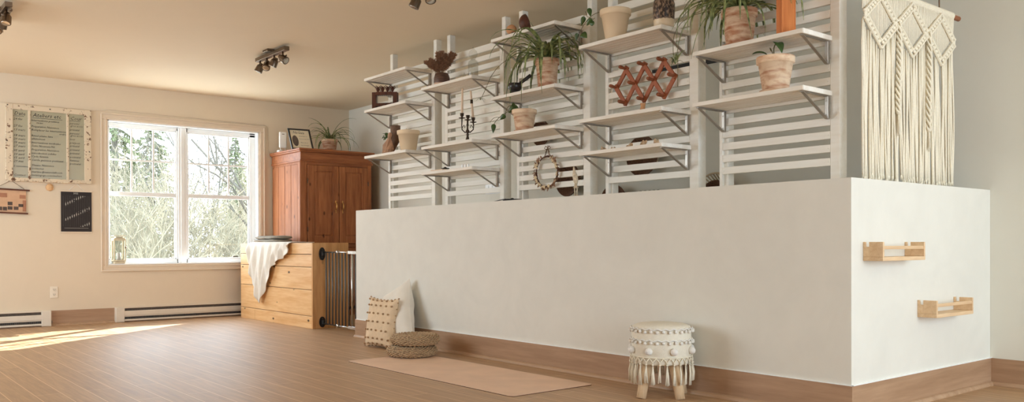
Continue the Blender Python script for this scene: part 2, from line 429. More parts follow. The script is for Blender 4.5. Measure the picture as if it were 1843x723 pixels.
c.box((3.003, YG-.03, WZ0+.012), (3.088, YG+.03, WZ1-.012), .003); c.box((3.028, YG-.038, WZ0+.012), (3.063, YG-.028, WZ1-.012), .003)
c.build('centre_mullion', m_white, w1)
G = ((2.318, 2.973, .648, 2.0), (3.118, 3.785, .648, 1.995))
for ui, ((a, b), (ga, gb, gz0, gz1)) in enumerate(zip(UX, G)):
    s_ = MB()
    z0, z1 = WZ0+.012, WZ1-.012
    # outer frame of the unit
    s_.box((a, YG-.02, z0), (ga-.012, YG+.03, z1), .003); s_.box((gb+.012, YG-.02, z0), (b, YG+.03, z1), .003)
    s_.box((a, YG-.02, gz1+.012), (b, YG+.03, z1), .003); s_.box((a, YG-.02, z0), (b, YG+.03, gz0-.012), .003)
    s_.box((a, YG-.026, gz1+.034), (b, YG-.018, gz1+.042)); s_.box((a, YG-.026, z0+.012), (b, YG-.018, z0+.02))
    # inner sash bead and meeting rail
    s_.box((ga-.013, YG-.01, gz0-.013), (ga, YG+.02, gz1+.013), .002); s_.box((gb, YG-.01, gz0-.013), (gb+.013, YG+.02, gz1+.013), .002)
    s_.box((ga-.013, YG-.01, gz1), (gb+.013, YG+.02, gz1+.013), .002); s_.box((ga-.013, YG-.01, gz0-.013), (gb+.013, YG+.02, gz0), .002)
    s_.box((ga, YG-.014, 1.298), (gb, YG+.02, 1.342), .003)
    sash = s_.build('sash', m_white, w1)
    mu = MB()
    for k in (1, 2):
        x = ga+(gb-ga)*k/3; mu.box((x-.009, YG+.001, 1.342), (x+.009, YG+.014, gz1))
    mu.box((ga, YG+.0005, 1.664), (gb, YG+.0145, 1.682))
    mu.build('muntins', m_white, sash)
    gl = MB().box((ga, YG+.005, gz0), (gb, YG+.009, gz1)).build('pane', m_glass, sash)
if True:
    MB().box((3.6, YG-.02, .652), (3.66, YG-.004, .664), .003).build('latch', m_nickel, w1)

# ------------------------------------------------------------------ the long plaster counter
ct = thing('counter', 'long half-height plastered counter wall with a brown baseboard, shelving standing on it', 'counter', (XC+.2, (Y0+Y1)/2, 0))
c = MB()
P_ = [(XC, Y0), (XB-.001, Y0), (XB-.001, Y0+.14), (XC+.44, Y0+.14), (XC+.44, Y1), (XC, Y1)]
c.add([(x, y, 0) for x, y in P_]+[(x, y, ZT) for x, y in P_], [tuple(range(6))[::-1], tuple(range(6, 12))]+[(i, (i+1) % 6, 6+(i+1) % 6, 6+i) for i in range(6)])
c.build('plaster_body', m_counter, ct, True)
c = MB(); e = .008
c.box((XC-e, Y0-e, 0), (XC, Y1, ZB)); c.box((XC-e, Y1+.0001, 0), (XC+.44, Y1+e, ZB))
c.build('baseboard', m_basew, ct, True)
MB().box((XC+.0001, Y0-e+.0001, 0), (XB-.001, Y0, ZB)).build('end_baseboard', m_basewX, ct, True)
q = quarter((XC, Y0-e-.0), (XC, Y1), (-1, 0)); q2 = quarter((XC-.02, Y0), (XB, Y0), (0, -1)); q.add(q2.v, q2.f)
q.build('quarter_round', m_quarter_lit, ct, True)
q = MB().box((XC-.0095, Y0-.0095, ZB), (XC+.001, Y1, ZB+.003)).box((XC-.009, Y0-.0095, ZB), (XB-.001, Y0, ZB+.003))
q.build('highlight_strip', m_white, ct, True)  # white strip added as a painted highlight along the baseboard's top edge

# ------------------------------------------------------------------ slatted panels and shelves
PAN = [(5.652, 6.368), (4.772, 5.51), (3.89, 4.625), (3.029, 3.755), (2.18, 2.887)]
BAY = [(5.70, 6.335), (4.817, 5.475), (3.952, 4.60), (3.092, 3.727), (2.23, 2.868)]
names = ['leftmost slatted panel, nearest the wardrobe', 'second slatted panel from the left, behind the candelabra', 'middle slatted panel, behind the wreath', 'fourth slatted panel, behind the wooden peg rack', 'rightmost slatted panel, beside the macrame hanging']
for i, ((a, b), (ba, bb)) in enumerate(zip(PAN, BAY)):
    t = thing('slatted_panel', 'white floor-to-ceiling style '+names[i] if 0 else 'white painted '+names[i], 'slatted panel', (3.82, (a+b)/2, ZT), group='slatted panels standing on the counter')
    for p0, p1 in ((a+.003, a+.045), (b-.045, b-.003)):
        MB().box((3.832, p0, ZT), (3.884, p1, ZC-.0005), .003).build('post', m_slat, t, True)
    for p0, p1 in ((a, ba), (bb, b)):
        MB().box((3.812, p0, ZT), (3.8318, p1, 2.245), .002).build('stile', m_slat, t, True)
    s_ = MB()
    for k in range(17):
        z = 1.1585+.0654*k; h_ = .038 if k < 16 else .048
        s_.box((3.8125, ba+.0005, z), (3.8315, bb-.0005, z+h_), .0015)
        for pp in (ba+.012, bb-.012):
            s_.ball((3.8123, pp, z+h_/2), .0028, 6, 4)
    s_.build('slats', m_slat, t, True)
    

def make_shelf():
    t = thing('wall_shelf', '', 'shelf', (0,0,0), group='slatted wall shelves on metal brackets')
    m = MB(); W = .645
    for k in range(6):
        x0 = -.25+.0418*k; m.box((x0+.0024, -W/2, 0), (x0+.0386, W/2, .018), .003)
    m.box((-.252, -W/2, -.0012), (-.2455, W/2, .0195), .001)
    m.box((-.25, -W/2-.003, -.003), (0, -W/2+.010, .0205), .0015); m.box((-.25, W/2-.010, -.003), (0, W/2+.003, .0205), .0015)
    m.build('board', m_shelfw, t)
    for s_ in (-1, 1):
        y = s_*(W/2-.018); b = MB()
        b.box((-.018, y-.009, -.115), (-.0005, y+.009, -.0035), .002)
        b.box((-.235, y-.009, -.0075), (-.018, y+.009, -.0035), .001)
        vs = [(-.225, y-.008, -.0075), (-.225, y+.008, -.0075), (-.216, y+.008, -.0075), (-.216, y-.008, -.0075),
              (-.02, y-.008, -.114), (-.02, y+.008, -.114), (-.006, y+.008, -.114), (-.006, y-.008, -.114)]
        b.add(vs, [(0,1,2,3),(7,6,5,4),(0,4,5,1),(1,5,6,2),(2,6,7,3),(3,7,4,0)])
        br = b.build('bracket', m_bracket, t)
        for z in (-.03, -.095): MB().ball((-.0185, y, z), .003, 6, 4).build('screw', m_chrome, br)
    return t
SH = [(0, 2.157, 'topmost shelf of the left column, empty, above the small loom'), (0, 1.892, 'middle shelf of the left column, carrying the small loom'), (0, 1.507, 'lowest shelf of the left column, carrying a beige pot'),
      (1, 1.955, 'top shelf of the second column, carrying brown pampas'), (1, 1.505, 'middle shelf of the second column, carrying the candelabra'), (1, 1.312, 'lowest shelf of the second column, carrying a small tray'),
      (2, 2.158, 'top shelf of the middle column, carrying coconut shells'), (2, 1.765, 'shelf under the hanging spider plant of the middle column'), (2, 1.509, 'lowest shelf of the middle column, just above the wreath'),
      (3, 1.957, 'top shelf of the fourth column, carrying a beige pot and glazed vase'), (3, 1.512, 'shelf directly below the wooden peg rack'), (3, 1.315, 'lowest shelf of the fourth column, carrying small crystals'),
      (4, 1.766, 'upper shelf of the right column, carrying a large spider plant'), (4, 1.500, 'lower shelf of the right column, carrying a washed pot')]
proto = make_shelf()
for i, (k, z, lab) in enumerate(SH):
    yc = (BAY[k][0]+BAY[k][1])/2-.005; l = 'white washed plank '+lab
    if i == 0: proto.location = (3.811, yc, z); proto['label'] = l
    else: dup(proto, (3.811, yc, z), 0, l)
TOP = {n: z+.0205 for n, z in zip(('1a','1b','1c','2a','2b','2c','3a','3b','3c','4a','4b','4c','5a','5b'), [s[1] for s in SH])}

# ------------------------------------------------------------------ things on the window wall
def textmesh(lines, mat, parent, name, to_world, size, sp=None, th=.0006, shear=.25):
    """lines: (text, u, v, size); to_world maps (u, v) on the board to world coordinates"""
    vs = []; fs = []
    for tx, u, v, sz in lines:
        cu = bpy.data.curves.new('t', 'FONT'); cu.body = tx; cu.size = sz; cu.shear = shear; cu.resolution_u = 1; cu.offset = sz*.0
        ob = bpy.data.objects.new('t', cu); COL.objects.link(ob)
        bpy.context.view_layer.update()
        me = ob.to_mesh()
        o = len(vs)
        for q in me.vertices: vs.append(to_world(u+q.co.x, v+q.co.y))
        for p in me.polygons: fs.append(tuple(o+i for i in p.vertices))
        ob.to_mesh_clear(); bpy.data.objects.remove(ob); bpy.data.curves.remove(cu)
    m = MB(); m.add(vs, fs)
    return m.build(name, mat, parent, True)

# old sash used as a notice board
bx0, bx1, bz0, bz1 = 1.372, 2.118, 1.408, 2.135
t = thing('notice_board', 'weathered old window sash with three panes of handwritten course dates, left of the window', 'notice board', ((bx0+bx1)/2, YW-.02, bz0))
m = MB(); yb0, yb1 = YW-.034, YW-.001
m.box((bx0, yb0, bz0), (bx0+.062, yb1, bz1), .003); m.box((bx1-.062, yb0, bz0), (bx1, yb1, bz1), .003)
m.box((bx0+.0621, yb0+.001, bz1-.052), (bx1-.0621, yb1, bz1-.001), .003); m.box((bx0+.0621, yb0+.001, bz0+.001), (bx1-.0621, yb1, bz0+.026), .003)
rnd = random.Random(3)
for k in range(14): 
    x = bx0+.02+k*.052; m.box((x, yb0-.003*rnd.random(), bz0-.006-.008*rnd.random()), (x+.05, yb1, bz0+.01), .003)
m.build('frame', m_peel, t, True)
for x in (1.572, 1.905): MB().box((x-.011, yb0+.004, bz0+.02), (x+.011, yb1, bz1-.05), .003).build('mullion', m_peel, t, True)
for a, b in ((bx0+.06, 1.562), (1.582, 1.895), (1.915, bx1-.06)):
    MB().box((a, yb0+.014, bz0+.024), (b, yb0+.018, bz1-.05)).build('pane', m_pane, t, True)
for x, z in ((1.385, 1.78), (1.75, 2.11), (2.10, 1.72), (1.39, 2.12), (2.105, 1.44)): MB().ball((x, yb0-.001, z), .006, 6, 4).build('screw', m_black, t, True)
tw = lambda u, v: (u, yb0+.0125, v)
L = []
for tx, z in zip(['24 fév', '27 fév', '13 mars', '18 mars', '20 mars', '25 mars', '27 mars', '05 avril', '10 avril', '15 avril', '29 mai', '5 rencontres', 'Contact :'],
                 [1.985, 1.918, 1.882, 1.828, 1.794, 1.76, 1.726, 1.684, 1.648, 1.614, 1.582, 1.536, 1.45]): L.append((tx, 1.44, z, .030 if len(tx) < 10 else .024))
for tx, z, u in zip(['interventions positives', 'cacao', 'Préparation Naissance', 'Remplacer les interventions/', 'ordres', 'Rituel pleine lune', 'allaitement', 'Interventions médicales', 'Soins Nouveau-Né', 'Préparation Naissance', 'introduction solides', 'Cycle féminin', 'Cercle guérison postnatal', 'Yhaano Naissance', 'contactez', 'martine@naturelafil.com', 'instatogogo.com/ateliers'],
                    [1.985, 1.963, 1.925, 1.892, 1.868, 1.836, 1.806, 1.77, 1.738, 1.702, 1.668, 1.636, 1.602, 1.552, 1.52, 1.488, 1.456], [0, .04, 0, 0, .24]+[0]*12): L.append((tx, 1.590+u, z, .0265))
for tx, z in zip(['parents/', ' gros accès', 'prénatal', 'parents/', ' gros accès', 'tous', 'pré/post', 'prénatal', 'prénatal', 'prénatal', 'postnatal', 'femmes', 'postnatal'],
                 [1.982, 1.958, 1.92, 1.884, 1.862, 1.826, 1.79, 1.76, 1.722, 1.688, 1.65, 1.616, 1.584]): L.append((tx, 1.925, z, .0265))
L += [('Date', 1.445, 2.032, .048), ('Ateliers etc', 1.602, 2.027, .052), ('Cour', 1.928, 2.025, .048)]
textmesh(L, m_ink, t, 'handwriting', tw, .03)
m = MB()
for a, b, z in ((1.44, 1.53, 2.02), (1.60, 1.86, 2.014), (1.925, 2.02, 2.014)): m.box((a, yb0+.012, z), (b, yb0+.0135, z+.003))
m.build('underlines', m_ink, t, True)

m = MB(); 
m.tube([(bx1, YW-.004, 2.137), (2.3, YW-.004, 2.165), (3.0, YW-.006, 2.158), (3.93, YW-.006, 2.15), (3.975, YW-.005, 2.13), (3.98, YW-.005, 2.0), (3.985, YW-.005, 1.86), (4.0, YW-.005, 1.835)], .0035, 6)
m.tube([(1.30, YW-.004, 2.142), (bx0, YW-.004, 2.14), (bx1, YW-.004, 2.137)], .0035, 6)
tag(m.build('cable', m_casing, None, loc=(bx1, YW-.004, 2.137)), 'thin cream cable running along the wall over the window casing', 'cable')

# tapestry with two dark rods
t = thing('wall_hanging', 'tan printed canvas hanging with two dark rods, below the notice board', 'wall hanging', (1.36, YW-.01, 1.1))
# it hangs slightly crooked: sheared quad
def W(u, v): return (1.0+u, YW-.010, 1.10+v-.03*(u-.3))
def quadbox(m, u0, v0, u1, v1, d0=.0, d1=.002):
    P = [W(u0, v0), W(u1, v0), W(u1, v1), W(u0, v1)]
    m.add([(p[0], p[1]-d1, p[2]) for p in P]+[(p[0], p[1]+.002-d0, p[2]) for p in P], [(0,1,2,3),(7,6,5,4),(0,4,5,1),(1,5,6,2),(2,6,7,3),(3,7,4,0)])
quadbox_m = MB(); quadbox(quadbox_m, .02, .0, .545, .215); quadbox_m.build('canvas', m_canvas, t, True)
a = MB(); b = MB()
for u0, v0, u1, v1 in ((.26, .145, .385, .185), (.49, .14, .57-.03, .175), (.55-.035, .02, .545, .125)): quadbox(a, u0, v0, u1, v1, 0, .0035)
for u0, v0, u1, v1 in ((.39, .072, .43, .105), (.39, .03, .43, .062), (.44, .03, .48, .062), (.48, .06, .52, .088), (.35, .02, .385, .055), (.31, .02, .345, .055), (.27, .02, .305, .055)): quadbox(b, u0, v0, u1, v1, 0, .0035)
a.build('rust_blocks', m_brick, t, True); b.build('dark_blocks', m_darkblk, t, True)
for v, u0, u1 in ((.215, .0, .575), (-.008, .0, .56)):
    m = MB(); quadbox(m, u0, v, u1, v+.014, -.004, .014); m.build('rod', m_rod, t, True)
m = MB(); m.tube([W(.30, .232), (1.42, YW-.012, 1.405)], .002, 5); m.tube([(1.42, YW-.012, 1.405), W(.53, .232)], .002, 5); m.build('string', m_string, t, True)

# little tan ornament below the board
t = thing('dried_flower_ornament', 'small round tan dried ornament taped under the notice board', 'ornament', (1.745, YW-.012, 1.33))
MB().box((1.715, YW-.03, 1.395), (1.785, YW-.002, 1.412), .002).build('tape', m_peel, t, True)
m = MB(); rnd = random.Random(5)
for k in range(16):
    an = 2*PI*k/16; r = .030+.004*rnd.random()
    m.add([(1.748, YW-.012, 1.352), (1.748+r*cos(an-.18), YW-.008, 1.352+r*1.1*sin(an-.18)), (1.748+r*1.12*cos(an), YW-.006, 1.352+r*1.25*sin(an)), (1.748+r*cos(an+.18), YW-.008, 1.352+r*1.1*sin(an+.18))], [(0,1,2,3)])
m.ball((1.748, YW-.008, 1.352), .030, 12, 8, (1, .35, 1.1)); m.build('petals', plain('tan petals', srgb(226, 184, 136), .8, vary=.1, sc=80), t, True)

# moon calendar
px0, px1, pz0, pz1 = 1.847, 2.124, .921, 1.318
t = thing('moon_calendar', 'black paper calendar with rows of white moon dots, hanging below the notice board', 'poster', ((px0+px1)/2, YW-.006, pz0))
MB().box((px0, YW-.008, pz0), (px1, YW-.005, pz1)).build('sheet', m_poster, t, True)
for z in (pz0-.012, pz1-.002):
    MB().box((px0-.008, YW-.014, z), (px1+.008, YW-.002, z+.013), .003).build('rail', m_casing, t, True)
m = MB(); m.tube([(px0+.07, YW-.006, pz1+.01), (1.985, YW-.006, 1.40)], .0012, 5); m.tube([(1.985, YW-.006, 1.40), (px1-.07, YW-.006, pz1+.01)], .0012, 5); m.build('string', m_white, t, True)
m = MB(); rnd = random.Random(8)
def dot(x, z, r): m.add([(x+r*cos(2*PI*k/8), YW-.0088, z+r*sin(2*PI*k/8)) for k in range(8)], [tuple(range(8))[::-1]])
for c_ in range(12):
    x = px0+.042+c_*.0193
    for r_ in range(30):
        z = pz1-.045-r_*.0103; ph = (r_-14+c_*1.0+28) % 14.75
        s_ = max(0, 1-abs(ph-7)/2.2); f = .0008+.0042*s_ if rnd.random() > .15 else .0008
        dot(x, z, f)
for k in range(26): dot(px0+.02, pz1-.05-k*.0115, .0011)
m.build('moon_dots', m_inkw, t, True)
textmesh([('2022', 1.958, pz1-.024, .022)], m_inkw, t, 'year', lambda u, v: (u, YW-.0088, v), .02, shear=0)
m = MB().box((px0+.03, YW-.0088, pz0+.035), (px1-.03, YW-.0083, pz0+.0365)); m.build('footer_line', m_inkw, t, True)

# duplex outlet
def outlet(loc_x, z, lab):
    t = thing('wall_outlet', lab, 'outlet', (loc_x, YW-.004, z))
    MB().box((loc_x-.035, YW-.006, z-.057), (loc_x+.035, YW-.0003, z+.057), .003).build('cover_plate', m_outlet, t, True)
    for dz in (-.024, .024):
        s_ = MB().box((loc_x-.017, YW-.009, z+dz-.015), (loc_x+.017, YW-.005, z+dz+.015), .003).build('socket', m_outlet, t, True)
        k = MB()
        for dx in (-.007, .007): k.box((loc_x+dx-.0015, YW-.0096, z+dz-.003), (loc_x+dx+.0015, YW-.0088, z+dz+.009))
        k.ball((loc_x, YW-.009, z+dz-.008), .003, 6, 4)
        o = k.build('slots', m_dark, s_, True)
outlet(1.783, .328, 'ivory double power outlet low on the wall left of the window')

# electric baseboard heaters
def heater(x0, x1, endL, endR, lab):
    t = thing('baseboard_heater', lab, 'heater', ((x0+x1)/2, YW-.03, 0), group='electric baseboard heaters')
    yb, yf = YW-.0005, YW-.062; z0, z1 = .012, .152
    m = MB()
    m.box((x0, yf+.008, z0), (x1, yb, z0+.012), .002)      # bottom
    m.box((x0, yf+.01, z1-.012), (x1, yb, z1), .003)         # hood
    m.box((x0, yf, .064), (x1, yf+.010, .115), .004)        # front panel
    m.box((x0, yf+.004, .054), (x1, yf+.014, .064), .002)
    m.box((x0, yf, z0), (x1, yf+.008, .030), .002)          # lower lip
    m.build('front_panel', m_enamel, t, True)
    MB().box((x0+.02, yf+.026, z0+.012), (x1-.02, yb-.004, z1-.012)).build('dark_interior', m_dark, t, True)
    m = MB(); n = int((x1-x0)/.016)
    for k in range(n): m.box((x0+.03+k*.016, yf+.012, .032), (x0+.034+k*.016, yf+.028, .054))
    m.build('fins', m_steel, t, True)
    for s_, on, a, b in ((0, endL, x0, x0+.085), (1, endR, x1-.085, x1)):
        if on: MB().box((a-.002 if s_ == 0 else a, yf-.002, z0-.0115), (b if s_ == 0 else b+.002, yb, z1+.002), .006).build('end_cap', m_enamel, t, True)
heater(.3, 1.748, True, True, 'cream electric baseboard heater at the left edge of the picture')
heater(2.335, 3.96, True, True, 'cream electric baseboard heater under the window, reaching behind the plank half wall')

# lantern on the sill
lx, ly, lz = 2.388, YW+.035, WZ0+.0125
t = thing('lantern', 'tall pale metal lantern with clear glass sides on the window sill', 'lantern', (lx, ly, lz)); hw = .052
m = MB().box((lx-hw, ly-.045, lz), (lx+hw, ly+.045, lz+.022), .003); m.build('base', m_silver, t, True)
m = MB()
for sx in (-1, 1):
    for sy in (-1, 1): m.box((lx+sx*hw-.006, ly+sy*.042-.006, lz+.02), (lx+sx*hw+.006, ly+sy*.042+.006, lz+.255), .001)
for z in (.024, .235): 
    for sy in (-1, 1): m.box((lx-hw, ly+sy*.042-.005, lz+z), (lx+hw, ly+sy*.042+.005, lz+z+.014), .001)
    for sx in (-1, 1): m.box((lx+sx*hw-.005, ly-.042, lz+z), (lx+sx*hw+.005, ly+.042, lz+z+.014), .001)
m.build('frame', m_silver, t, True)
m = MB()
for sy in (-1, 1): m.box((lx-hw+.006, ly+sy*.04-.001, lz+.03), (lx+hw-.006, ly+sy*.04+.001, lz+.24))
m.build('glass_panes', m_clear, t, True)
m = MB().box((lx-hw-.004, ly-.05, lz+.25), (lx+hw+.004, ly+.05, lz+.262), .002); m.box((lx-.035, ly-.03, lz+.262), (lx+.035, ly+.03, lz+.275), .003); m.box((lx-hw-.006, ly-.052, lz+.282), (lx+hw+.006, ly+.052, lz+.288), .001)
for sx in (-1, 1): m.box((lx+sx*.028-.003, ly-.003, lz+.275), (lx+sx*.028+.003, ly+.003, lz+.283))
m.build('roof', m_silver, t, True)
m = MB(); m.ball((lx+hw+.004, ly-.046, lz+.165), .011, 8, 6); m.build('latch_knob', m_nickel, t, True)
m = MB(); m.tube([(lx, ly, lz+.022), (lx, ly, lz+.11)], .022, 12); m.build('candle', m_white, t, True)

# ------------------------------------------------------------------ wardrobe
wx0, wx1, wy0, wy1 = 4.024, 4.887, 8.541, 9.275
t = thing('wardrobe', 'tall stained pine wardrobe with two panelled doors, in the corner right of the window', 'wardrobe', ((wx0+wx1)/2, (wy0+wy1)/2, 0))
m = MB()
m.box((wx0, wy0, .06), (wx0+.022, wy1, 1.69), .002); m.box((wx1-.022, wy0, .06), (wx1, wy1, 1.69), .002); m.box((wx0+.02, wy1-.015, .06), (wx1-.02, wy1, 1.69))
for k in range(1, 4): pass
m.build('carcass', m_ward, t, True)
m = MB()
for k in range(4): m.box((wx0-.006, wy0+.07+k*.163, .10), (wx0+.002, wy0+.07+k*.163+.158, 1.66), .003)
m.box((wx0-.008, wy0, .06), (wx0+.002, wy0+.066, 1.69), .003)
m.build('side_boards', m_ward, t, True)
m = MB(); m.box((wx0, wy0-.004, .80), (wx0+.072, wy0+.02, 1.69), .003); m.box((wx1-.052, wy0-.004, .80), (wx1, wy0+.02, 1.69), .003)
m.box((wx0, wy0-.004, .04), (wx0+.06, wy0+.02, .80), .003); m.box((wx1-.052, wy0-.004, .04), (wx1, wy0+.02, .80), .003)
m.build('front_stiles', m_ward, t, True)
m = MB(); m.box((wx0+.07, wy0-.002, 1.655), (wx1-.05, wy0+.02, 1.69), .002); m.box((wx0+.06, wy0-.002, .755), (wx1-.052, wy0+.02, .795), .002)
m.box((wx0-.014, wy0-.016, 1.685), (wx1+.014, wy1+.005, 1.705), .004)
m.box((wx0-.006, wy0-.008, 1.70), (wx1+.006, wy1+.005, 1.79), .003)
m.box((wx0-.022, wy0-.026, 1.79), (wx1+.022, wy1+.012, 1.808), .004); m.box((wx0-.03, wy0-.034, 1.806), (wx1+.03, wy1+.014, 1.829), .005)
m.build('cornice', m_wardtop, t, True)
m = MB(); m.box((wx0-.012, wy0-.012, 0), (wx1+.012, wy1, .06), .004); m.build('plinth', m_wardtop, t, True)
def door(m, x0, x1, z0, z1, y):
    d = []
    st = .075
    b = MB(); b.box((x0, y-.018, z0), (x0+st, y, z1), .003); b.box((x1-st, y-.018, z0), (x1, y, z1), .003)
    b.box((x0+st, y-.018, z0), (x1-st, y, z0+.08), .003); b.box((x0+st, y-.018, z1-.062), (x1-st, y, z1), .003)
    b.box((x0+st-.002, y-.010, z0+.07), (x1-st+.002, y-.004, z1-.05)); b.box((x0+st+.012, y-.015, z0+.092), (x1-st-.012, y-.008, z1-.074), .005)
    return b
for k, (a, b) in enumerate(((wx0+.075, wx0+.445), (wx0+.452, wx1-.055))):
    d = door(None, a, b, .80, 1.652, wy0-.0005).build('door', m_ward, t, True)
    hx = b-.038 if k == 0 else a+.038; hy = wy0-.02
    h_ = MB(); z = 1.21
    for dz, r in ((.048, .012), (-.048, .009)): h_.ball((hx, hy, z+dz), r, 10, 6, (.8, .35, 1.4))
    h_.tube(arc((hx, hy-.003, z+.045), (hx, hy-.04, z), (hx, hy-.003, z-.045), 8), [.005, .006, .007, .008, .009, .008, .007, .006, .005], 8)
    h_.ball((hx, hy-.021, z), .010, 8, 6, (.8, .8, 1.5)); h_.ball((hx, hy-.002, z-.068), .008, 8, 6, (.7, .4, 1.2))
    h_.build('handle', m_brass, d, True)
    for zz in (.95, 1.47):
        e = MB(); xh = a-.004 if k == 0 else b+.004
        e.tube([(xh, wy0-.02, zz-.02), (xh, wy0-.02, zz+.02)], .005, 8); e.ball((xh, wy0-.02, zz+.024), .005, 6, 4)
        e.build('hinge', m_nickel, d, True)
for a, b in ((wx0+.065, (wx0+wx1)/2-.003), ((wx0+wx1)/2+.003, wx1-.056)):
    d = MB().box((a, wy0-.018, .10), (b, wy0-.0005, .75), .004); d.box((a+.06, wy0-.022, .16), (b-.06, wy0-.016, .69), .006)
    d.build('lower_door', m_ward, t, True)

ZW = 1.829
def pot(prof_r, h, c, parent, mat, rim=True, base_r=None, n=28):
    r = prof_r; b = base_r or r*.72; rh = h*.2
    pr = [(0, 0), (b*.96, 0), (b, .004), (r*.9, h-rh), (r*.9+.001, h-rh), (r, h-rh+.004), (r*1.01, h-.004), (r*.99, h), (r*.9, h), (r*.86, h-.012), (r*.8, h*.6), (0, h*.6)] if rim else \
         [(0, 0), (b*.97, 0), (b, .004), (r, h-.003), (r*.98, h), (r*.93, h), (r*.9, h-.01), (r*.8, h*.6), (0, h*.6)]
    m = MB(); m.lathe(pr, c, n); o = m.build('pot', mat, parent, True)
    s_ = MB(); s_.lathe([(0, h-.022), (r*.84, h-.02), (r*.865, h-.03)], c, n); s_.build('soil', m_soil, parent, True)
    return o
def spider(parent, c, seed, leaves, L0, L1, wid, droop, name='foliage', zmin=None, azr=(0, 2*PI), mat=None, th=.0012):
    rnd = random.Random(seed); m = MB(); c = V(c)
    for k in range(leaves):
        a = azr[0]+(azr[1]-azr[0])*(k+rnd.random())/leaves; L = L0+(L1-L0)*rnd.random()
        el = rnd.uniform(.35, 1.35)
        d = V((cos(a), sin(a), 0)); pts = []; n = 12; p = c+d*.012*rnd.random(); ang = el
        st = L/n; dr = droop*rnd.uniform(.7, 1.3)
        bend = rnd.uniform(-.04, .04)
        for i in range(n+1):
            pts.append(p.copy())
            p = p+(d*cos(ang)+V((0,0,1))*sin(ang))*st
            ang -= dr*(.35+1.3*i/n)/n*2.4; ang = max(ang, -1.5)
            d = Matrix.Rotation(bend, 3, 'Z') @ d
            if zmin is not None and p.z < zmin: p.z = zmin
        ws = [wid*min(1, .45+i/n*2.2)*max(.06, (1-(i/n)**3.0)) for i in range(n+1)]
        m.blade(pts, ws, side=(-sin(a), cos(a), 0), fold=.35, th=th)
    return m.build(name, mat or m_spider, parent, True)

t = thing('spider_plant', 'spider plant in a small terracotta pot on top of the wardrobe', 'potted plant', (4.50, 8.80, ZW), group=None)
pot(.093, .145, (4.50, 8.80, ZW+.004), t, m_terra, base_r=.068); MB().lathe([(0,0),(.085,0),(.092,.012),(.085,.012),(.08,.004),(0,.004)], (4.50,8.80,ZW)).build('saucer', m_terra, t, True)
spider(t, (4.50, 8.80, ZW+.13), 11, 34, .22, .42, .018, 1.15, zmin=ZW+.012)
m = MB()
m.blade(arc((4.50, 8.8, ZW+.13), (4.60, 8.75, ZW+.44), (4.80, 8.72, ZW+.40), 10), [.01, .018, .022, .022, .02, .018, .016, .013, .01, .006, .002], fold=.3)
m.blade(arc((4.50, 8.8, ZW+.13), (4.42, 8.78, ZW+.36), (4.23, 8.78, ZW+.37), 10), [.01, .016, .018, .018, .018, .016, .014, .012, .009, .006, .002], fold=.3)
m.build('tall_leaves', m_spider, t, True)

# framed print leaning back on the wardrobe
t = thing('framed_notice', 'small black picture frame with a printed notice, leaning on top of the wardrobe', 'picture frame', (4.13, 8.72, ZW))
fwd, fh = .245, .24
def FP(u, v, d):   # u across, v up, d toward viewer; leaning back and turned
    a = math.radians(-8); l = .25
    x = 4.13+u*cos(a)+0; y = 8.71+u*sin(a)+v*l-d*.95; z = ZW+v*.968-d*.1*0+.002
    return (x+v*-.10, y, z)
def fbox(m, u0, v0, u1, v1, d0, d1):
    P = [(u0,v0),(u1,v0),(u1,v1),(u0,v1)]
    m.add([FP(u, v, d1) for u, v in P]+[FP(u, v, d0) for u, v in P], [(0,1,2,3),(7,6,5,4),(0,4,5,1),(1,5,6,2),(2,6,7,3),(3,7,4,0)])
m = MB(); hw = fwd/2
for q in ((-hw, 0, hw, .016), (-hw, fh-.016, hw, fh), (-hw, .016, -hw+.016, fh-.016), (hw-.016, .016, hw, fh-.016)): fbox(m, *q, -.006, .010)
m.build('frame', m_black, t, True)
m = MB(); fbox(m, -hw+.012, .012, hw-.012, fh-.012, -.004, .003); m.build('print', m_paper, t, True)
m = MB(); m.add([FP(-.062+.034*cos(2*PI*k/20), .10+.062*sin(2*PI*k/20), .0036) for k in range(20)], [tuple(range(20))]); m.build('round_picture', m_darkblk, t, True)
textmesh([('NaGaia', -.075, .182, .042), ('Nourriture ici', -.014, .150, .0165), ('bienvenue aux bébés', -.018, .120, .0135), ('Merci de ne', -.008, .076, .0165), ('rien déranger', -.010, .046, .0165)], m_ink, t, 'lettering', lambda u, v: FP(u, v, .0042), .03)

# white cordless device in its cradle
t = thing('white_device', 'small white rounded device standing in its cradle on top of the wardrobe', 'device', (4.075, 9.12, ZW))
dx, dy = 4.075, 9.12
MB().box((dx-.040, dy-.022, ZW+.055), (dx+.045, dy+.006, ZW+.235), .008, rz=-.15).build('body', m_white, t, True)
MB().box((dx-.012, dy-.024, ZW+.205), (dx+.014, dy-.0215, ZW+.211), rz=-.15).build('indicator', m_ink, t, True)
MB().box((dx-.055, dy-.03, ZW), (dx-.0, dy+.03, ZW+.028), .008).build('cradle', m_white, t, True)
m = MB(); m.tube([(dx-.02, dy, ZW+.02), (dx-.025, dy, ZW+.065)], .004, 6); m.tube(arc((dx+.03, dy, ZW+.065), (dx+.045, dy-.01, ZW+.01), (dx+.0, dy, ZW+.01), 8), .003, 6); m.tube([(dx-.03, dy+.01, ZW+.0035), (dx+.06, dy, ZW+.0035)], .003, 6)
m.build('stand_wire', m_white, t, True)

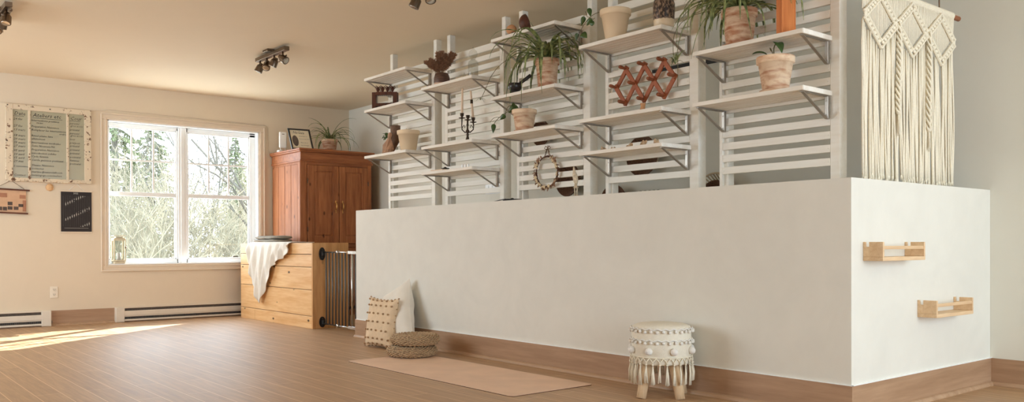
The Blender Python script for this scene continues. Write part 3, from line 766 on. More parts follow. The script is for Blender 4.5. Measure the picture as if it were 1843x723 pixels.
# ------------------------------------------------------------------ plank half wall with blanket, gate
hx0, hx1, hy0, hy1, hz = 3.556, 3.93, 7.305, 9.04, .803
t = thing('plank_half_wall', 'low half wall clad in knotty pine planks, between the window and the metal gate', 'half wall', ((hx0+hx1)/2, (hy0+hy1)/2, 0))
zs = [0, .117, .362, .575, .695, .803]
for k in range(5):
    a, b = zs[k]+(.0025 if k else 0), zs[k+1]-.0025
    if k == 0:
        MB().box((hx0, hy0+.024, a), (hx0+.022, hy1-.38, b), .002).build('plank', m_pine, t, True); MB().box((hx0, hy1-.377, a), (hx0+.022, hy1, b), .002).build('plank', m_pine, t, True)
    else: MB().box((hx0+.0006*(k % 2), hy0+.024, a), (hx0+.022, hy1, b), .002).build('plank', m_pine, t, True)
MB().box((hx0, hy0, 0), (hx0+.26, hy0+.024, hz), .002).build('end_board', m_pineV, t, True)
MB().box((hx0+.262, hy0, 0), (hx1, hy0+.024, hz), .002).build('end_board', m_pineV, t, True)
MB().box((hx0+.022, hy0+.024, 0), (hx1-.02, hy1, hz-.02)).build('core', m_dbrown, t, True)
MB().box((hx0+.0225, hy0+.0245, hz-.02), (hx1-.001, hy1, hz-.0005), .002).build('top_board', m_pine, t, True)
MB().box((hx1-.02, hy0+.024, 0), (hx1, hy1, hz-.02)).build('back_board', m_pineV, t, True)

def lerp_poly(pts, s_):
    for (a, p), (b, q) in zip(pts, pts[1:]):
        if s_ <= b: f = (s_-a)/(b-a); return [p[i]+(q[i]-p[i])*f for i in range(len(p))]
    return list(pts[-1][1])
# draped blanket
m = MB(); NU, NV = 72, 26; vs = []
Bt = [(0, (8.76, .66)), (.18, (8.66, .44)), (.36, (8.50, .20)), (.46, (8.43, .185)), (.56, (8.30, .34)), (.68, (8.12, .57)), (.80, (8.00, .63)), (.92, (7.86, .655)), (.97, (7.76, .70)), (1, (7.73, .745))]
def cloth(th):
    out = []
    for i in range(NU+1):
        s_ = i/NU; yt = 8.766-1.02*s_; yb, zb = lerp_poly(Bt, s_)
        for j in range(NV+1):
            f = j/NV
            if f < .28:
                g = f/.28; fold = .004*sin(s_*60)*(g)
                x = hx0+.24*(1-g)-.014*g; y = yt+.02*sin(s_*9)*(1-g); z = hz+.006+abs(fold)
                if g > .9: z -= .004*(g-.9)/.1
            else:
                g = (f-.28)/.72; amp = .004+.020*min(1, g*2.2)
                fo = sin(s_*38+g*2.5)*.6+sin(s_*71+1-g*3)*.4
                x = hx0-.020-amp*(.9+fo)*.9; y = yt+(yb-yt)*g+.008*sin(s_*38)*g; z = hz+.002+(zb-hz)*g
            out.append((x-(th if f >= .28 else 0), y, z+(th if f < .28 else 0)))
    return out
A_ = cloth(.004); B_ = cloth(0); o = len(A_); fs = []
Q = lambda i, j: i*(NV+1)+j
for i in range(NU):
    for j in range(NV):
        fs.append((Q(i,j), Q(i+1,j), Q(i+1,j+1), Q(i,j+1))); fs.append((o+Q(i,j+1), o+Q(i+1,j+1), o+Q(i+1,j), o+Q(i,j)))
for i in range(NU): fs.append((Q(i,NV), Q(i+1,NV), o+Q(i+1,NV), o+Q(i,NV))); fs.append((Q(i+1,0), Q(i,0), o+Q(i,0), o+Q(i+1,0)))
for j in range(NV): fs.append((Q(0,j), Q(0,j+1), o+Q(0,j+1), o+Q(0,j))); fs.append((Q(NU,j+1), Q(NU,j), o+Q(NU,j), o+Q(NU,j+1)))
m.add(A_+B_, fs, True)
tag(m.build('blanket', m_blanket, None, loc=(hx0, 8.3, hz)), 'cream blanket draped in a point over the plank half wall', 'blanket')
# grey folded cloth
m = MB(); n1, n2 = 20, 12; vs = []; fs = []
for k, (za, amp) in enumerate(((hz+.010, .0), (hz+.03, .004), (hz+.05, .01))):
    o = len(vs); L_ = 1-.03*k
    for i in range(n1+1):
        for j in range(n2+1):
            u, v = i/n1*2-1, j/n2*2-1
            bul = (1-abs(u)**6)*(1-abs(v)**6)
            vs.append((3.79+.10*v*L_, 8.72+.33*u*L_, za+(.028*bul+amp*sin(u*7+k)) ))
    q = lambda i, j, o=o: o+i*(n2+1)+j
    for i in range(n1):
        for j in range(n2): fs.append((q(i,j), q(i,j+1), q(i+1,j+1), q(i+1,j)) if 0 else (q(i,j), q(i+1,j), q(i+1,j+1), q(i,j+1)))
m = MB()
for k in range(2):
    mm = []
    zc = hz+.026+k*.034
    for i in range(n1+1):
        for j in range(16):
            u = i/n1*2-1; w_ = 2*PI*j/16; e_ = (1-abs(u)**8*.6)
            mm.append((3.80+.115*cos(w_)*e_, 8.76-.02*k+(.34-.03*k)*u, zc+.020*math.copysign(abs(sin(w_))**.6, sin(w_))*e_+.003*sin(u*9+k*2)))
    ff = [(i*16+j, i*16+(j+1) % 16, (i+1)*16+(j+1) % 16, (i+1)*16+j) for i in range(n1) for j in range(16)]+[tuple(range(16))[::-1], tuple(n1*16+j for j in range(16))]
    m.add(mm, ff, True)
tag(m.build('folded_cloth', m_grey, None, loc=(3.8, 8.76, hz)), 'folded grey knitted cloth lying on top of the plank half wall', 'folded cloth')

# metal safety gate
gx = 3.65; ga, gb = 7.304, 6.47
t = thing('safety_gate', 'dark metal bar gate closing the gap between plank half wall and plaster counter', 'gate', (gx, (ga+gb)/2, 0))
fr = MB()
for z in (.715, .048):
    MB().tube([(gx, ga-.04, z), (gx, gb+.012, z)], .007, 10).build('rail', m_chrome, t, True)
m = MB(); m.tube([(gx, 6.985, .70), (gx, 6.985, .732)], .016, 12); m.tube([(gx, 6.985, .032), (gx, 6.985, .064)], .016, 12)
m.box((gx-.012, 6.60, .70), (gx+.012, 6.78, .728), .003); m.box((gx-.012, 6.60, .036), (gx+.012, 6.78, .062), .003); m.build('sliding_sleeves', m_chrome, t, True)
for k in range(12):
    y = 7.215-k*.062
    MB().tube([(gx, y, .05), (gx, y, .712)], .0075 if k not in (8,) else .011, 8).build('bar', m_steel if k != 8 else m_chrome, t, True)
for z, h_ in ((.70, .06), (.062, .05)):
    m = MB(); m.tube([(gx, ga-.013, z), (gx, ga, z)], 1.0, 20) if 0 else m.add([(gx+.030*cos(2*PI*k/24), ga-d_, z+h_*sin(2*PI*k/24)) for d_ in (.013, .0001) for k in range(24)], [tuple(range(24)), tuple(range(24, 48))[::-1]]+[(k, 24+k, 24+(k+1) % 24, (k+1) % 24) for k in range(24)]); m.box((gx-.016, ga-.042, z-.022), (gx+.016, ga-.01, z+.022), .006)
    for dz in (-h_*.6, h_*.6): m.ball((gx, ga-.012, z+dz), .007, 8, 5)
    m.build('wall_mount', m_black, t, True)
    m = MB(); m.box((gx-.02, gb+.0005, z-.03), (gx+.02, gb+.012, z+.03), .004); m.build('latch_plate', m_black, t, True)
m = MB(); m.box((gx-.02, 6.50, .28), (gx+.02, 6.54, .36), .005); m.build('lock_housing', m_black, t, True)

# ------------------------------------------------------------------ things on the floor
def pillow(corners, thick, n=26, wr=.006, seed=1, pw=.42, dent=None):
    """corners: 4 points (bl, br, tr, tl); puffs out along the quad normal"""
    C = [V(c) for c in corners]; nn = (C[1]-C[0]).cross(C[3]-C[0]).normalized(); vs = []; fs = []
    for s_ in (1, -1):
        for i in range(n+1):
            for j in range(n+1):
                u, v = i/n, j/n; uu, vv = 2*u-1, 2*v-1
                pin = 1-.10*(1-vv*vv)*abs(uu)**3; pin2 = 1-.10*(1-uu*uu)*abs(vv)**3
                U, W_ = (uu*pin+1)/2, (vv*pin2+1)/2
                p = (C[0]*(1-U)+C[1]*U)*(1-W_)+(C[3]*(1-U)+C[2]*U)*W_
                h_ = thick*((1-uu**2)*(1-vv**2))**pw
                h_ += wr*noise.noise(V((u*5+seed, v*5, s_)))*2*min(1, 6*(1-abs(uu))*(1-abs(vv)))
                if dent: h_ += dent(uu, vv)
                vs.append(p+nn*s_*max(h_, .0))
    N = n+1
    for i in range(n):
        for j in range(n):
            a = i*N+j; fs.append((a, a+N, a+N+1, a+1)); b = N*N+a; fs.append((b, b+1, b+N+1, b+N))
    return vs, fs, nn
t = thing('cushion', 'large off-white linen cushion leaning point-up against the counter', 'cushion', (3.44, 5.75, 0))
cs = [(3.40, 6.02, .045), (3.37, 5.26, .11), (3.50, 5.53, .575), (3.47, 6.02, .33)]
vs, fs, nn = pillow(cs, .098, 30, .010, 4, .45, dent=lambda u, v: -.018*math.exp(-((u-.3-v*.3)**2)*14)*(1-u*u)*(1-v*v))
mn = min(v.z for v in vs); mx = max(v.x for v in vs)
vs = [(v.x-(mx-3.545), v.y, v.z-mn+.001) for v in vs]
m = MB(); m.add(vs, fs, True); m.build('cover', m_linen, t, True, sub=1)
t = thing('cushion', 'small oatmeal cushion with rows of tan tufts, standing in front of the large cushion', 'cushion', (3.32, 5.64, 0))
cs = [(3.285, 5.825, .0), (3.30, 5.44, .0), (3.375, 5.475, .375), (3.365, 5.87, .375)]
vs, fs, nn = pillow(cs, .055, 24, .005, 9, .35)
mn = min(v.z for v in vs); vs = [V((v.x-.01, v.y, v.z-mn+.001)) for v in vs]
m = MB(); m.add(vs, fs, True); m.build('cover', m_cotton, t, True, sub=1)
TF = []; N = 25; front = vs[N*N:] if nn.x > 0 else vs[:N*N]
for a in range(7):
    for b in range(6):
        i = int(round((b+.35+(a % 2)*.15)/6*24)); j = int(round((a+.2)/6.4*24)); i = min(24, max(0, i)); j = min(24, j)
        p = front[i*N+j]; TF.append((p.x-.005, p.y, p.z+.001, .0085))
for b in range(9):
    for j in (0, 24):
        p = front[b*3*N+j]; TF.append((p.x, p.y, max(p.z, .008), .0075))
for b in range(8):
    for i in (0, 24):
        p = front[i*N+b*3+1]; TF.append((p.x, p.y, p.z, .0065))
tu = MB().ball((0, 0, 0), 1, 7, 5, (1, 1.1, .9)).build('tuft', m_tuft, t)
for k, (x_, y_, z_, r_) in enumerate(TF):
    o = tu if k == 0 else tu.copy()
    if k: COL.objects.link(o)
    o.parent = t; o.location = (x_-3.32, y_-5.64, z_); o.scale = (r_, r_, r_)

# yoga mat: thin rounded slab
mx0, mx1, my0, my1 = 2.742, 3.33, 3.375, 5.122
m = MB(); o = []; r = .03
for cx, cy, a0 in ((mx1-r, my1-r, 0), (mx0+r, my1-r, PI/2), (mx0+r, my0+r, PI), (mx1-r, my0+r, 1.5*PI)):
    for k in range(7): a = a0+PI/2*k/6; o.append((cx+r*cos(a), cy+r*sin(a)))
n = len(o); m.add([(x, y, .0005) for x, y in o]+[(x, y, .0045) for x, y in o], [tuple(range(n))[::-1], tuple(range(n, 2*n))]+[(i, (i+1) % n, n+(i+1) % n, n+i) for i in range(n)])
mt = thing('yoga_mat', 'blush pink yoga mat lying flat on the wood floor along the counter', 'mat', (3.04, 4.25, 0))
m.build('top_layer', m_mat, mt, True)
m = MB(); m.add([(3.036+(x-3.036)*1.0005, 4.25+(y-4.25)*1.0002, .0001) for x, y in o]+[(3.036+(x-3.036)*1.0005, 4.25+(y-4.25)*1.0002, .003) for x, y in o], [tuple(range(n))[::-1], tuple(range(n, 2*n))]+[(i, (i+1) % n, n+(i+1) % n, n+i) for i in range(n)])
m.build('dark_underside', m_dbrown, mt, True)

def pouf(c, r, h, lab, seed):
    t = thing('seagrass_pouf', lab, 'pouf', c, group='round seagrass floor poufs')
    m = MB()
    def ring(R, z, rr, nb):
        for s_ in range(2):
            pts = []
            for k in range(nb*6+1):
                a = 2*PI*k/(nb*6); ph = 2*PI*k/6*.5+s_*PI
                pts.append((R*cos(a)+rr*.5*cos(ph)*cos(a), R*sin(a)+rr*.5*cos(ph)*sin(a), z+rr*.6*sin(ph)))
            m.tube(pts, rr*.55, 5, cap=False)
    rr = h/9; hh = h/2-rr
    prof = [(r-.018-.040*(1-cos(q)), h/2+hh*sin(q)) for q in [math.radians(d) for d in (-80, -50, -25, 0, 25, 50, 80)]]
    for R_, z in prof: ring(R_, z, rr, 30)
    for k in range(1, 9): ring((r-.062)*(1-k/9)+.006, h-rr*1.1-.004*(k/9), rr, max(5, int(28*(1-k/9))))
    m.lathe([(0, .0015), (r-.06, .0015), (r-.035, h*.2), (r-.022, h*.5), (r-.035, h*.8), (r-.06, h-rr*1.3), (0, h-rr*1.6)], (0,0,0), 36)
    m.build('braid', m_seag, t)
    return t
pouf((3.214, 5.06, .0048), .190, .078, 'lower of two stacked round seagrass poufs, resting on the mat corner', 1)
pouf((3.232, 5.045, .0835), .186, .078, 'upper of two stacked round seagrass poufs', 2)

# stool
sx, sy = 3.37, 2.92
t = thing('footstool', 'round ivory stool with pompoms and tassel fringe on splayed wooden legs, before the counter', 'stool', (sx, sy, 0))
m = MB(); R_ = .152
m.lathe([(0, .172), (R_*.96, .172), (R_, .18), (R_+.001, .30), (R_, .345), (R_*.975, .360), (R_*.8, .371), (R_*.45, .377), (0, .379)], (sx, sy, 0), 48)
m.build('drum', m_stool, t, True)
m = MB()
for z, dz in ((.352, .012), (.296, .010)):
    pts = [(sx+(R_+.004)*cos(2*PI*k/96), sy+(R_+.004)*sin(2*PI*k/96), z+.0035*sin(k*PI/2)) for k in range(97)]
    m.tube(pts, .004, 5, cap=False)
    for k in range(32):
        a = 2*PI*k/32; m.ball((sx+(R_+.009)*cos(a), sy+(R_+.009)*sin(a), z-.011-.003*(k % 2)), .0082, 8, 6)
m.build('bobble_trim', m_pom, t, True)
for k in range(8):
    a = 2*PI*k/8+math.radians(244); MB().ball((sx+(R_+.012)*cos(a), sy+(R_+.012)*sin(a), .242), .019, 12, 9).build('pompom', m_pom, t, True)
m = MB(); rnd = random.Random(2); NT_ = 28
for k in range(NT_):
    a0 = 2*PI*k/NT_; 
    for s_ in (-1, 1):
        a1 = a0+s_*PI/NT_
        m.tube([(sx+(R_+.006)*cos(a1), sy+(R_+.006)*sin(a1), .208), (sx+(R_+.008)*cos(a0+s_*.02), sy+(R_+.008)*sin(a0+s_*.02), .192), (sx+(R_+.007)*cos(a0), sy+(R_+.007)*sin(a0), .178)], .0026, 5)
    m.ball((sx+(R_+.008)*cos(a0), sy+(R_+.008)*sin(a0), .176), .0055, 6, 5)
    L = .085+.02*rnd.random()
    for j in range(10):
        da = (rnd.random()-.5)*.13; dr = .003+rnd.random()*.008
        m.tube([(sx+(R_+.006)*cos(a0), sy+(R_+.006)*sin(a0), .174), (sx+(R_+.004+dr)*cos(a0+da*.5), sy+(R_+.004+dr)*sin(a0+da*.5), .13), (sx+(R_+.002+dr)*cos(a0+da), sy+(R_+.002+dr)*sin(a0+da), .172-L+.006*rnd.random())], [.0026, .0036, .0030], 4)
pts = [(sx+(R_+.004)*cos(2*PI*k/64), sy+(R_+.004)*sin(2*PI*k/64), .21) for k in range(65)]; m.tube(pts, .0035, 5, cap=False)
m.build('tassel_fringe', m_cord, t, True)
for deg in (176, 262, 350, 82):
    a = math.radians(deg); r1, r0 = .143, .095
    MB().tube([(sx+r1*cos(a), sy+r1*sin(a), .0), (sx+(r1-.02)*cos(a), sy+(r1-.02)*sin(a), .08), (sx+r0*cos(a), sy+r0*sin(a), .172)], [.0245, .0255, .0265], 16).build('leg', m_legw, t, True)

# two small racks on the end of the counter
def rack(x0, x1, z0, z1, lab):
    t = thing('wall_rack', lab, 'wall rack', ((x0+x1)/2, Y0, z0), group='small birch racks screwed to the counter end')
    yf, yb = Y0-.094, Y0-.0003
    for a, b in ((x0, x0+.012), (x1-.012, x1)):
        m = MB(); m.box((a, yf, z0+.018), (b, yb-.028, z1), .0012); m.box((a, yb-.028, z0+.018), (b, yb, z1-.022), .0012); m.box((a, yb-.010, z1-.023), (b, yb, z1), .001)
        m.build('side_panel', m_birch, t, True)
    MB().box((x0, yf, z0), (x1, yb, z0+.0178), .0012).build('base_board', m_birch, t, True)
    m = MB().box((x0+.012, yf+.002, z0+.052), (x1-.012, yf+.012, z0+.067), .001); m.build('front_rail', m_birch, t, True)
rack(3.652, 4.051, .702, .787, 'upper small birch rack on the white end wall of the counter, near its corner')
rack(4.168, 4.575, .420, .503, 'lower small birch rack on the white end wall of the counter, further from the corner')

# ------------------------------------------------------------------ macrame hanging
t = thing('macrame_hanging', 'cream cotton macrame with knotted diamonds and long fringe above the counter end', 'wall hanging', (4.24, 2.05, 2.0))
MB().tube([(3.68, 2.05, 1.995), (4.795, 2.05, 1.995)], .0135, 14).build('dowel', m_dowel, t, True)
m = MB()
for x in (3.93, 4.57): 
    for d in (-.022, .004): m.tube([(x+d*.2, 2.05, 2.012), (x+d, 2.05, ZC)], .0022, 5)
m.build('hanger_cord', m_string, t, True)
xs0, xs1 = 3.768, 4.712; rnd = random.Random(12); NC = 78; half = (xs1-xs0)/6
vz = lambda x: 1.745+.125*abs(((x-xs0)/(2*half)) % 1-.5)*2      # lower V band
az = lambda x: 1.985-.118*abs(((x-xs0)/(2*half)) % 1-.5)*2      # upper inverted V band
m = MB()
for k in range(NC):
    x = xs0+(xs1-xs0)*(k+.5)/NC+.001*rnd.uniform(-1, 1)
    m.tube([(x, 2.038-.002*rnd.random(), 2.0), (x+.001, 2.042, 1.93), (x, 2.044, vz(x)+.01)], .0040, 5)
for k in range(NC):      # lark's head knots on the dowel
    x = xs0+(xs1-xs0)*(k+.5)/NC; m.tube([(x+.0145*0, 2.05+.0165*sin(a), 1.995+.0165*cos(a)) for a in [i*2*PI/8 for i in range(9)]], .0052, 5, cap=False)
m.build('vertical_cords', m_cord, t, True)
m = MB()
for d in range(3):
    xa = xs0+2*half*d; xm = xa+half; xb = xa+2*half
    for (p, q) in (((xa, 1.87), (xm, 1.745)), ((xb, 1.87), (xm, 1.745)), ((xa, 1.862), (xm, 1.98)), ((xb, 1.862), (xm, 1.98))):
        for off, rr in ((0, .0062), (.036, .0062)):
            zo = -off if q[1] < 1.9 else off*-1
            n = 26; 
            m.tube([(p[0]+(q[0]-p[0])*i/n, 2.034, p[1]+(q[1]-p[1])*i/n+zo+.0012*sin(i*2.6)) for i in range(n+1)], [rr*(1+.18*sin(i*2.6)) for i in range(n+1)], 6)
            for i in range(22):
                f = (i+.5)/22; m.ball((p[0]+(q[0]-p[0])*f, 2.030, p[1]+(q[1]-p[1])*f+zo), .0052, 5, 4, (.8, 1, 1.25))
        for i in range(7):
            f = (i+.6)/7.4; x = p[0]+(q[0]-p[0])*f; z = p[1]+(q[1]-p[1])*f-.018
            for e_ in (-.005, .005): m.ball((x+e_, 2.033, z), .0085, 6, 5, (.9, .7, 1.1))
m.build('knotted_diamonds', m_cord, t, True)
m = MB()
for x, z0, z1 in ((xs0+2*half+.006, 1.86, 1.42), (xs0+4*half+.010, 1.86, 1.36)):   # spiral sennits
    n = 46
    for s_ in range(3):
        m.tube([(x+.0115*cos(i*.62+s_*2.1)*(1 if i < n-6 else .6)+.006*sin(i*.12), 2.030+.009*sin(i*.62+s_*2.1), z0-(z0-z1)*i/n) for i in range(n+1)], .0058, 5)
    m.ball((x, 2.03, z1), .013, 8, 6)
    for j in range(8): m.tube([(x+.004*cos(j), 2.03+.004*sin(j), z1), (x+.012*cos(j*1.3), 2.03+.01*sin(j*1.7), z1-.09-.03*rnd.random())], [.003, .0022], 4)
m.build('spiral_knots', m_cord, t, True)
m = MB()
for k in range(NC):
    x = xs0+(xs1-xs0)*(k+.5)/NC; z = vz(x)-.04; y = 2.046+rnd.uniform(-.006, .006)
    sw = rnd.uniform(-.006, .006); zb = 1.105+rnd.uniform(-.018, .012); pts = []
    for i in range(9):
        f = i/8; pts.append((x+sw*sin(f*PI*1.3+k)+.004*sin(f*6+k*2.1), y+.003*sin(f*5+k), z+(zb-z)*f))
    m.tube(pts, [.0054]*8+[.0058], 5)
    xe, ye, ze = pts[-1]
    for j in range(5):
        a = rnd.uniform(0, 2*PI); r = rnd.uniform(.004, .011); m.tube([(xe, ye, ze+.012), (xe+r*.5*cos(a), ye+r*.4*sin(a), ze-.006), (xe+r*cos(a), ye+r*.6*sin(a), max(1.0765, ze-.018-.010*rnd.random()))], [.0034, .0028, .0016], 4)
m.tube([(xs0, 2.04, 1.83), (xs0-.006, 2.042, 1.72), (xs0-.002, 2.043, 1.62), (xs0+.006, 2.044, 1.55)], .0025, 5)
m.build('fringe', m_cord, t, True)

# ------------------------------------------------------------------ things on the shelves
def SX(n): return TOP[n]
# 1b: small loom with cones
x, y, z = 3.66, 6.16, SX('1b')
t = thing('table_loom', 'small dark wooden loom frame strung with pale threads on a left column shelf', 'loom', (x, y, z))
a = math.radians(44)
def LP(u, v, w_): return (x+u*sin(a)*1+w_*cos(a), y-u*cos(a)+w_*sin(a), z+v)
def lbox(m, u0, v0, u1, v1, d0, d1):
    c_ = [LP(u, v, w_) for w_ in (d0, d1) for v in (v0, v1) for u in (u0, u1)]
    m.add(c_, [(0,2,3,1),(4,5,7,6),(0,1,5,4),(2,6,7,3),(0,4,6,2),(1,3,7,5)])
m = MB(); lbox(m, -.105, 0, -.072, .135, -.03, .03); lbox(m, .072, 0, .105, .135, -.03, .03); lbox(m, -.072, .112, .072, .138, -.028, .028); lbox(m, -.072, .022, .072, .045, -.028, .028)
m.build('frame', m_dbrown, t, True)
m = MB()
for k in range(22): m.tube([LP(-.068+k*.0065, .045, -.012), LP(-.068+k*.0065, .112, -.012)], .0011, 4)
m.build('warp_threads', m_cord, t, True)
rnd = random.Random(21)
for k, (u, lab) in enumerate(((-.062, 'leftmost'), (-.022, 'second from left'), (.02, 'third from left'), (.062, 'rightmost'))):
    c = LP(u, .138, 0); q = thing('pine_cone', lab+' of the four dark pine cones standing on the small loom', 'pine cone', c, group='pine cones on the loom')
    m = MB(); m.ball((0, 0, .024), .014, 8, 6, (1, 1, 1.5))
    for j in range(26):
        an = j*2.4; hh = .004+.042*j/26; rr = .021*sin(PI*min(1, .25+.75*(1-j/30)))+.002
        m.blade([(rr*.4*cos(an), rr*.4*sin(an), hh), (rr*cos(an), rr*sin(an), hh+.004), (rr*1.15*cos(an), rr*1.15*sin(an), hh+.010)], [.006, .009, .003])
    m.build('scales', m_dbrown, q)
q = thing('wooden_bobbin', 'tiny wooden bobbin lying in front of the small loom', 'bobbin', (3.60, 6.06, z))
m = MB(); m.tube([(3.60, 6.045, z+.012), (3.60, 6.095, z+.012)], .008, 8); m.tube([(3.60, 6.045, z+.012), (3.60, 6.05, z+.012)], .012, 10); m.tube([(3.60, 6.09, z+.012), (3.60, 6.095, z+.012)], .012, 10); m.build('spool', m_dbrown, q, True)

# 1c: driftwood vase with a leaf, paper-wrapped shape, beige pot, honey candle
z = SX('1c')
t = thing('driftwood_vase', 'tall brown bark vase holding a leafy cutting, beside a beige pot', 'vase', (3.69, 6.06, z))
m = MB(); m.tube([(3.66, 6.13, z), (3.67, 6.11, z+.05), (3.69, 6.06, z+.12), (3.69, 6.05, z+.17), (3.69, 6.05, z+.235)], [.042, .044, .042, .040, .042], 16); m.build('bark_body', m_bark, t, True)
m = MB(); rnd = random.Random(4)
for k in range(9):
    an = 2.5+k*.7; r = .05+.03*rnd.random(); c = V((3.63, 6.07, z+.13)); e = c+V((-.03*rnd.random()-.01, r*cos(an), .03*sin(an)+.01))
    m.blade(arc(c, (c+e)/2+V((0,0,.025)), e, 6), [.008, .026, .036, .034, .026, .014, .002], fold=.15)
m.build('leaves', m_leaf, t, True)
t = thing('paper_bundle', 'crumpled brown paper bundle between the bark vase and the beige pot', 'paper bundle', (3.62, 5.98, z))
m = MB(); vs = []; n = 18; prof = [(.001, 0), (.052, .002), (.056, .03), (.045, .065), (.030, .095), (.016, .12), (.020, .15), (.010, .165), (.001, .166)]
for r, h_ in prof:
    for k in range(n):
        a = 2*PI*k/n; rr = r*(1+.35*noise.noise(V((cos(a)*2.2, sin(a)*2.2, h_*22)))); vs.append((3.60+rr*cos(a)*.8, 5.985+.045*(.166-h_)/.166*1.0+rr*sin(a), z+h_))
m.add(vs, [(i*n+k, i*n+(k+1) % n, (i+1)*n+(k+1) % n, (i+1)*n+k) for i in range(len(prof)-1) for k in range(n)], False); m.build('crumpled_paper', m_kraft, t, True)
def pot_thing(name, lab, c, r, h, mat, base_r=None, saucer=None, cat='plant pot', rim=True):
    t = thing(name, lab, cat, c)
    zz = 0
    if saucer:
        MB().lathe([(0,0),(saucer-.01,0),(saucer,.012),(saucer-.008,.012),(saucer-.014,.004),(0,.004)], c, 28).build('saucer', mat, t, True); zz = .0045
    pot(r, h, (c[0], c[1], c[2]+zz), t, mat, rim, base_r)
    return t
t = pot_thing('plant_pot', 'beige ceramic plant pot on the lowest left shelf, beside the bark vase', (3.68, 5.835, z), .092, .170, m_beige, .062)
t = thing('candle', 'short honey coloured candle behind the beige pot on the lowest left shelf', 'candle', (3.76, 5.99, z))
MB().tube([(3.76, 5.99, z), (3.76, 5.99, z+.205)], .013, 12).build('wax', m_candleY, t, True); MB().tube([(3.76, 5.99, z+.205), (3.76, 5.992, z+.215)], .001, 4).build('wick', m_black, t, True)

# 2a: pampas, glass figure
z = SX('2a')
t = thing('pampas_vase', 'round brown vase filled with fluffy brown pampas grass on the second column top shelf', 'vase of dried grass', (3.66, 5.33, z))
c = (3.66, 5.33, z)
m = MB().lathe([(0, 0), (.052, 0), (.056, .004), (.061, .035), (.060, .065), (.052, .09), (.046, .1), (.04, .1), (.04, .07), (0, .05)], c, 28)
def vm():
    t_ = NT('dark brown ribbed glaze'); g = t_.new('ShaderNodeTexCoord'); sp = t_.new('ShaderNodeSeparateXYZ'); t_.l.new(g.outputs['Object'], sp.inputs[0])
    n_ = t_.noise(t_.coord((30, 30, 160)), 1, 3)
    t_.base(t_.mix(t_.ramp(sp.outputs[2], [(.022, (0,0,0,1)), (.026, (1,1,1,1))]), srgb(196, 158, 126), t_.ramp(n_, [(.3, srgb(66, 44, 34)), (.7, srgb(108, 76, 58))]))); t_.set(rough=.5); return t_.m
m.build('vase', vm(), t, True)
m = MB(); rnd = random.Random(31)
plumes = [((.775*u, -.631*u, h__), r__) for u, h__, r__ in ((0, .30, .052), (.03, .27, .046), (-.03, .29, .046), (.075, .29, .048), (-.085, .20, .046), (-.115, .17, .040), (.10, .27, .036))]
for (px, py, pz), pr in plumes:
    b0 = V((c[0], c[1], c[2]+.09)); tip = V((c[0]+px, c[1]+py, c[2]+.09+pz*.56)); mid = (b0+tip)/2+V((0, -py*.15, .02))
    ax = arc(b0, mid, tip, 8); m.tube(ax, .002, 4)
    for k in range(560):
        f = rnd.random()**.8; i = min(7, int(f*8)); p = ax[i]+(ax[i+1]-ax[i])*(f*8-i)
        if f < .15: continue
        d = (ax[i+1]-ax[i]).normalized(); rr = pr*sin(PI*min(.90, max(.12, f)))**.5*.95; a = rnd.uniform(0, 2*PI)
        s1 = d.orthogonal().normalized(); s2 = d.cross(s1); out = (s1*cos(a)+s2*sin(a))
        e = p+out*rr*rnd.uniform(.5, 1)+d*rnd.uniform(.008, .026)+V((0,0,-.004))
        sd = out.cross(d).normalized()*.0019
        m.add([p-sd, p+sd, (p+e)/2+sd*1.6+d*.004, e, (p+e)/2-sd*1.6+d*.004], [(0,1,2,3,4)])
m.build('plumes', m_pampas, t, True)
t = thing('glass_decanter', 'clear glass decanter with pointed stopper near the right end of the second column top shelf', 'glass bottle', (3.64, 4.905, z))
m = MB().lathe([(0, 0), (.036, 0), (.038, .004), (.038, .105), (.034, .118), (.018, .128), (.016, .133), (.0145, .133), (.016, .126), (.030, .114), (.034, .10), (.034, .008), (0, .008)], (3.64, 4.905, z), 24); m.build('bottle', m_clear, t, True)
m = MB().lathe([(0, .128), (.014, .130), (.016, .137), (.031, .155), (.033, .172), (.026, .190), (.012, .200), (.006, .215), (0, .222)], (3.64, 4.905, z), 20); m.build('stopper', m_clear, t, True)
t = thing('small_glass_cone', 'tiny clear glass cone left of the glass decanter', 'glass ornament', (3.62, 4.985, z)); MB().lathe([(0, 0), (.018, 0), (.019, .004), (.006, .04), (0, .05)], (3.62, 4.985, z), 14).build('cone', m_clear, t, True)

# 2b: candelabra
z = SX('2b'); cx, cy = 3.68, 5.03
t = thing('candelabra', 'dark bronze three armed candelabra standing on a shelf of the second column', 'candelabra', (cx, cy, z))
m = MB().lathe([(0, 0), (.026, 0), (.027, .006), (.018, .014), (.012, .03), (.007, .05), (.011, .058), (.006, .066), (.013, .075), (.015, .085), (.007, .098), (.006, .12), (.010, .13), (.006, .14), (.006, .17)], (cx, cy, z), 14, .12, 3); m.build('stem', m_bronze, t, True)
arms = [(-.030, .027, .187), (0, -.004, .172), (.031, -.028, .155)]
m = MB()
def cupat(m, px, py, pz):
    m.lathe([(0, 0), (.006, 0), (.008, .004), (.024, .007), (.025, .010), (.008, .012), (.007, .018), (.013, .024), (.014, .038), (.016, .042), (.010, .042), (.008, .025), (0, .024)], (px, py, pz), 12)
for dx_, dy_, dz_ in arms:
    if dy_ or dx_:
        m.tube([(cx, cy, z+.085), (cx+dx_*.4, cy+dy_*.5, z+.075), (cx+dx_*.95, cy+dy_*1.05, z+.095), (cx+dx_*1.05, cy+dy_*1.08, z+.125), (cx+dx_, cy+dy_, z+dz_-.012)], [.005, .0045, .004, .004, .005], 8)
        m.tube([(cx+dx_*.95, cy+dy_*1.0, z+.11), (cx+dx_*.6, cy+dy_*.7, z+.13), (cx+dx_*.5, cy+dy_*.45, z+.11)], .003, 6)
m.build('arms', m_bronze, t, True)
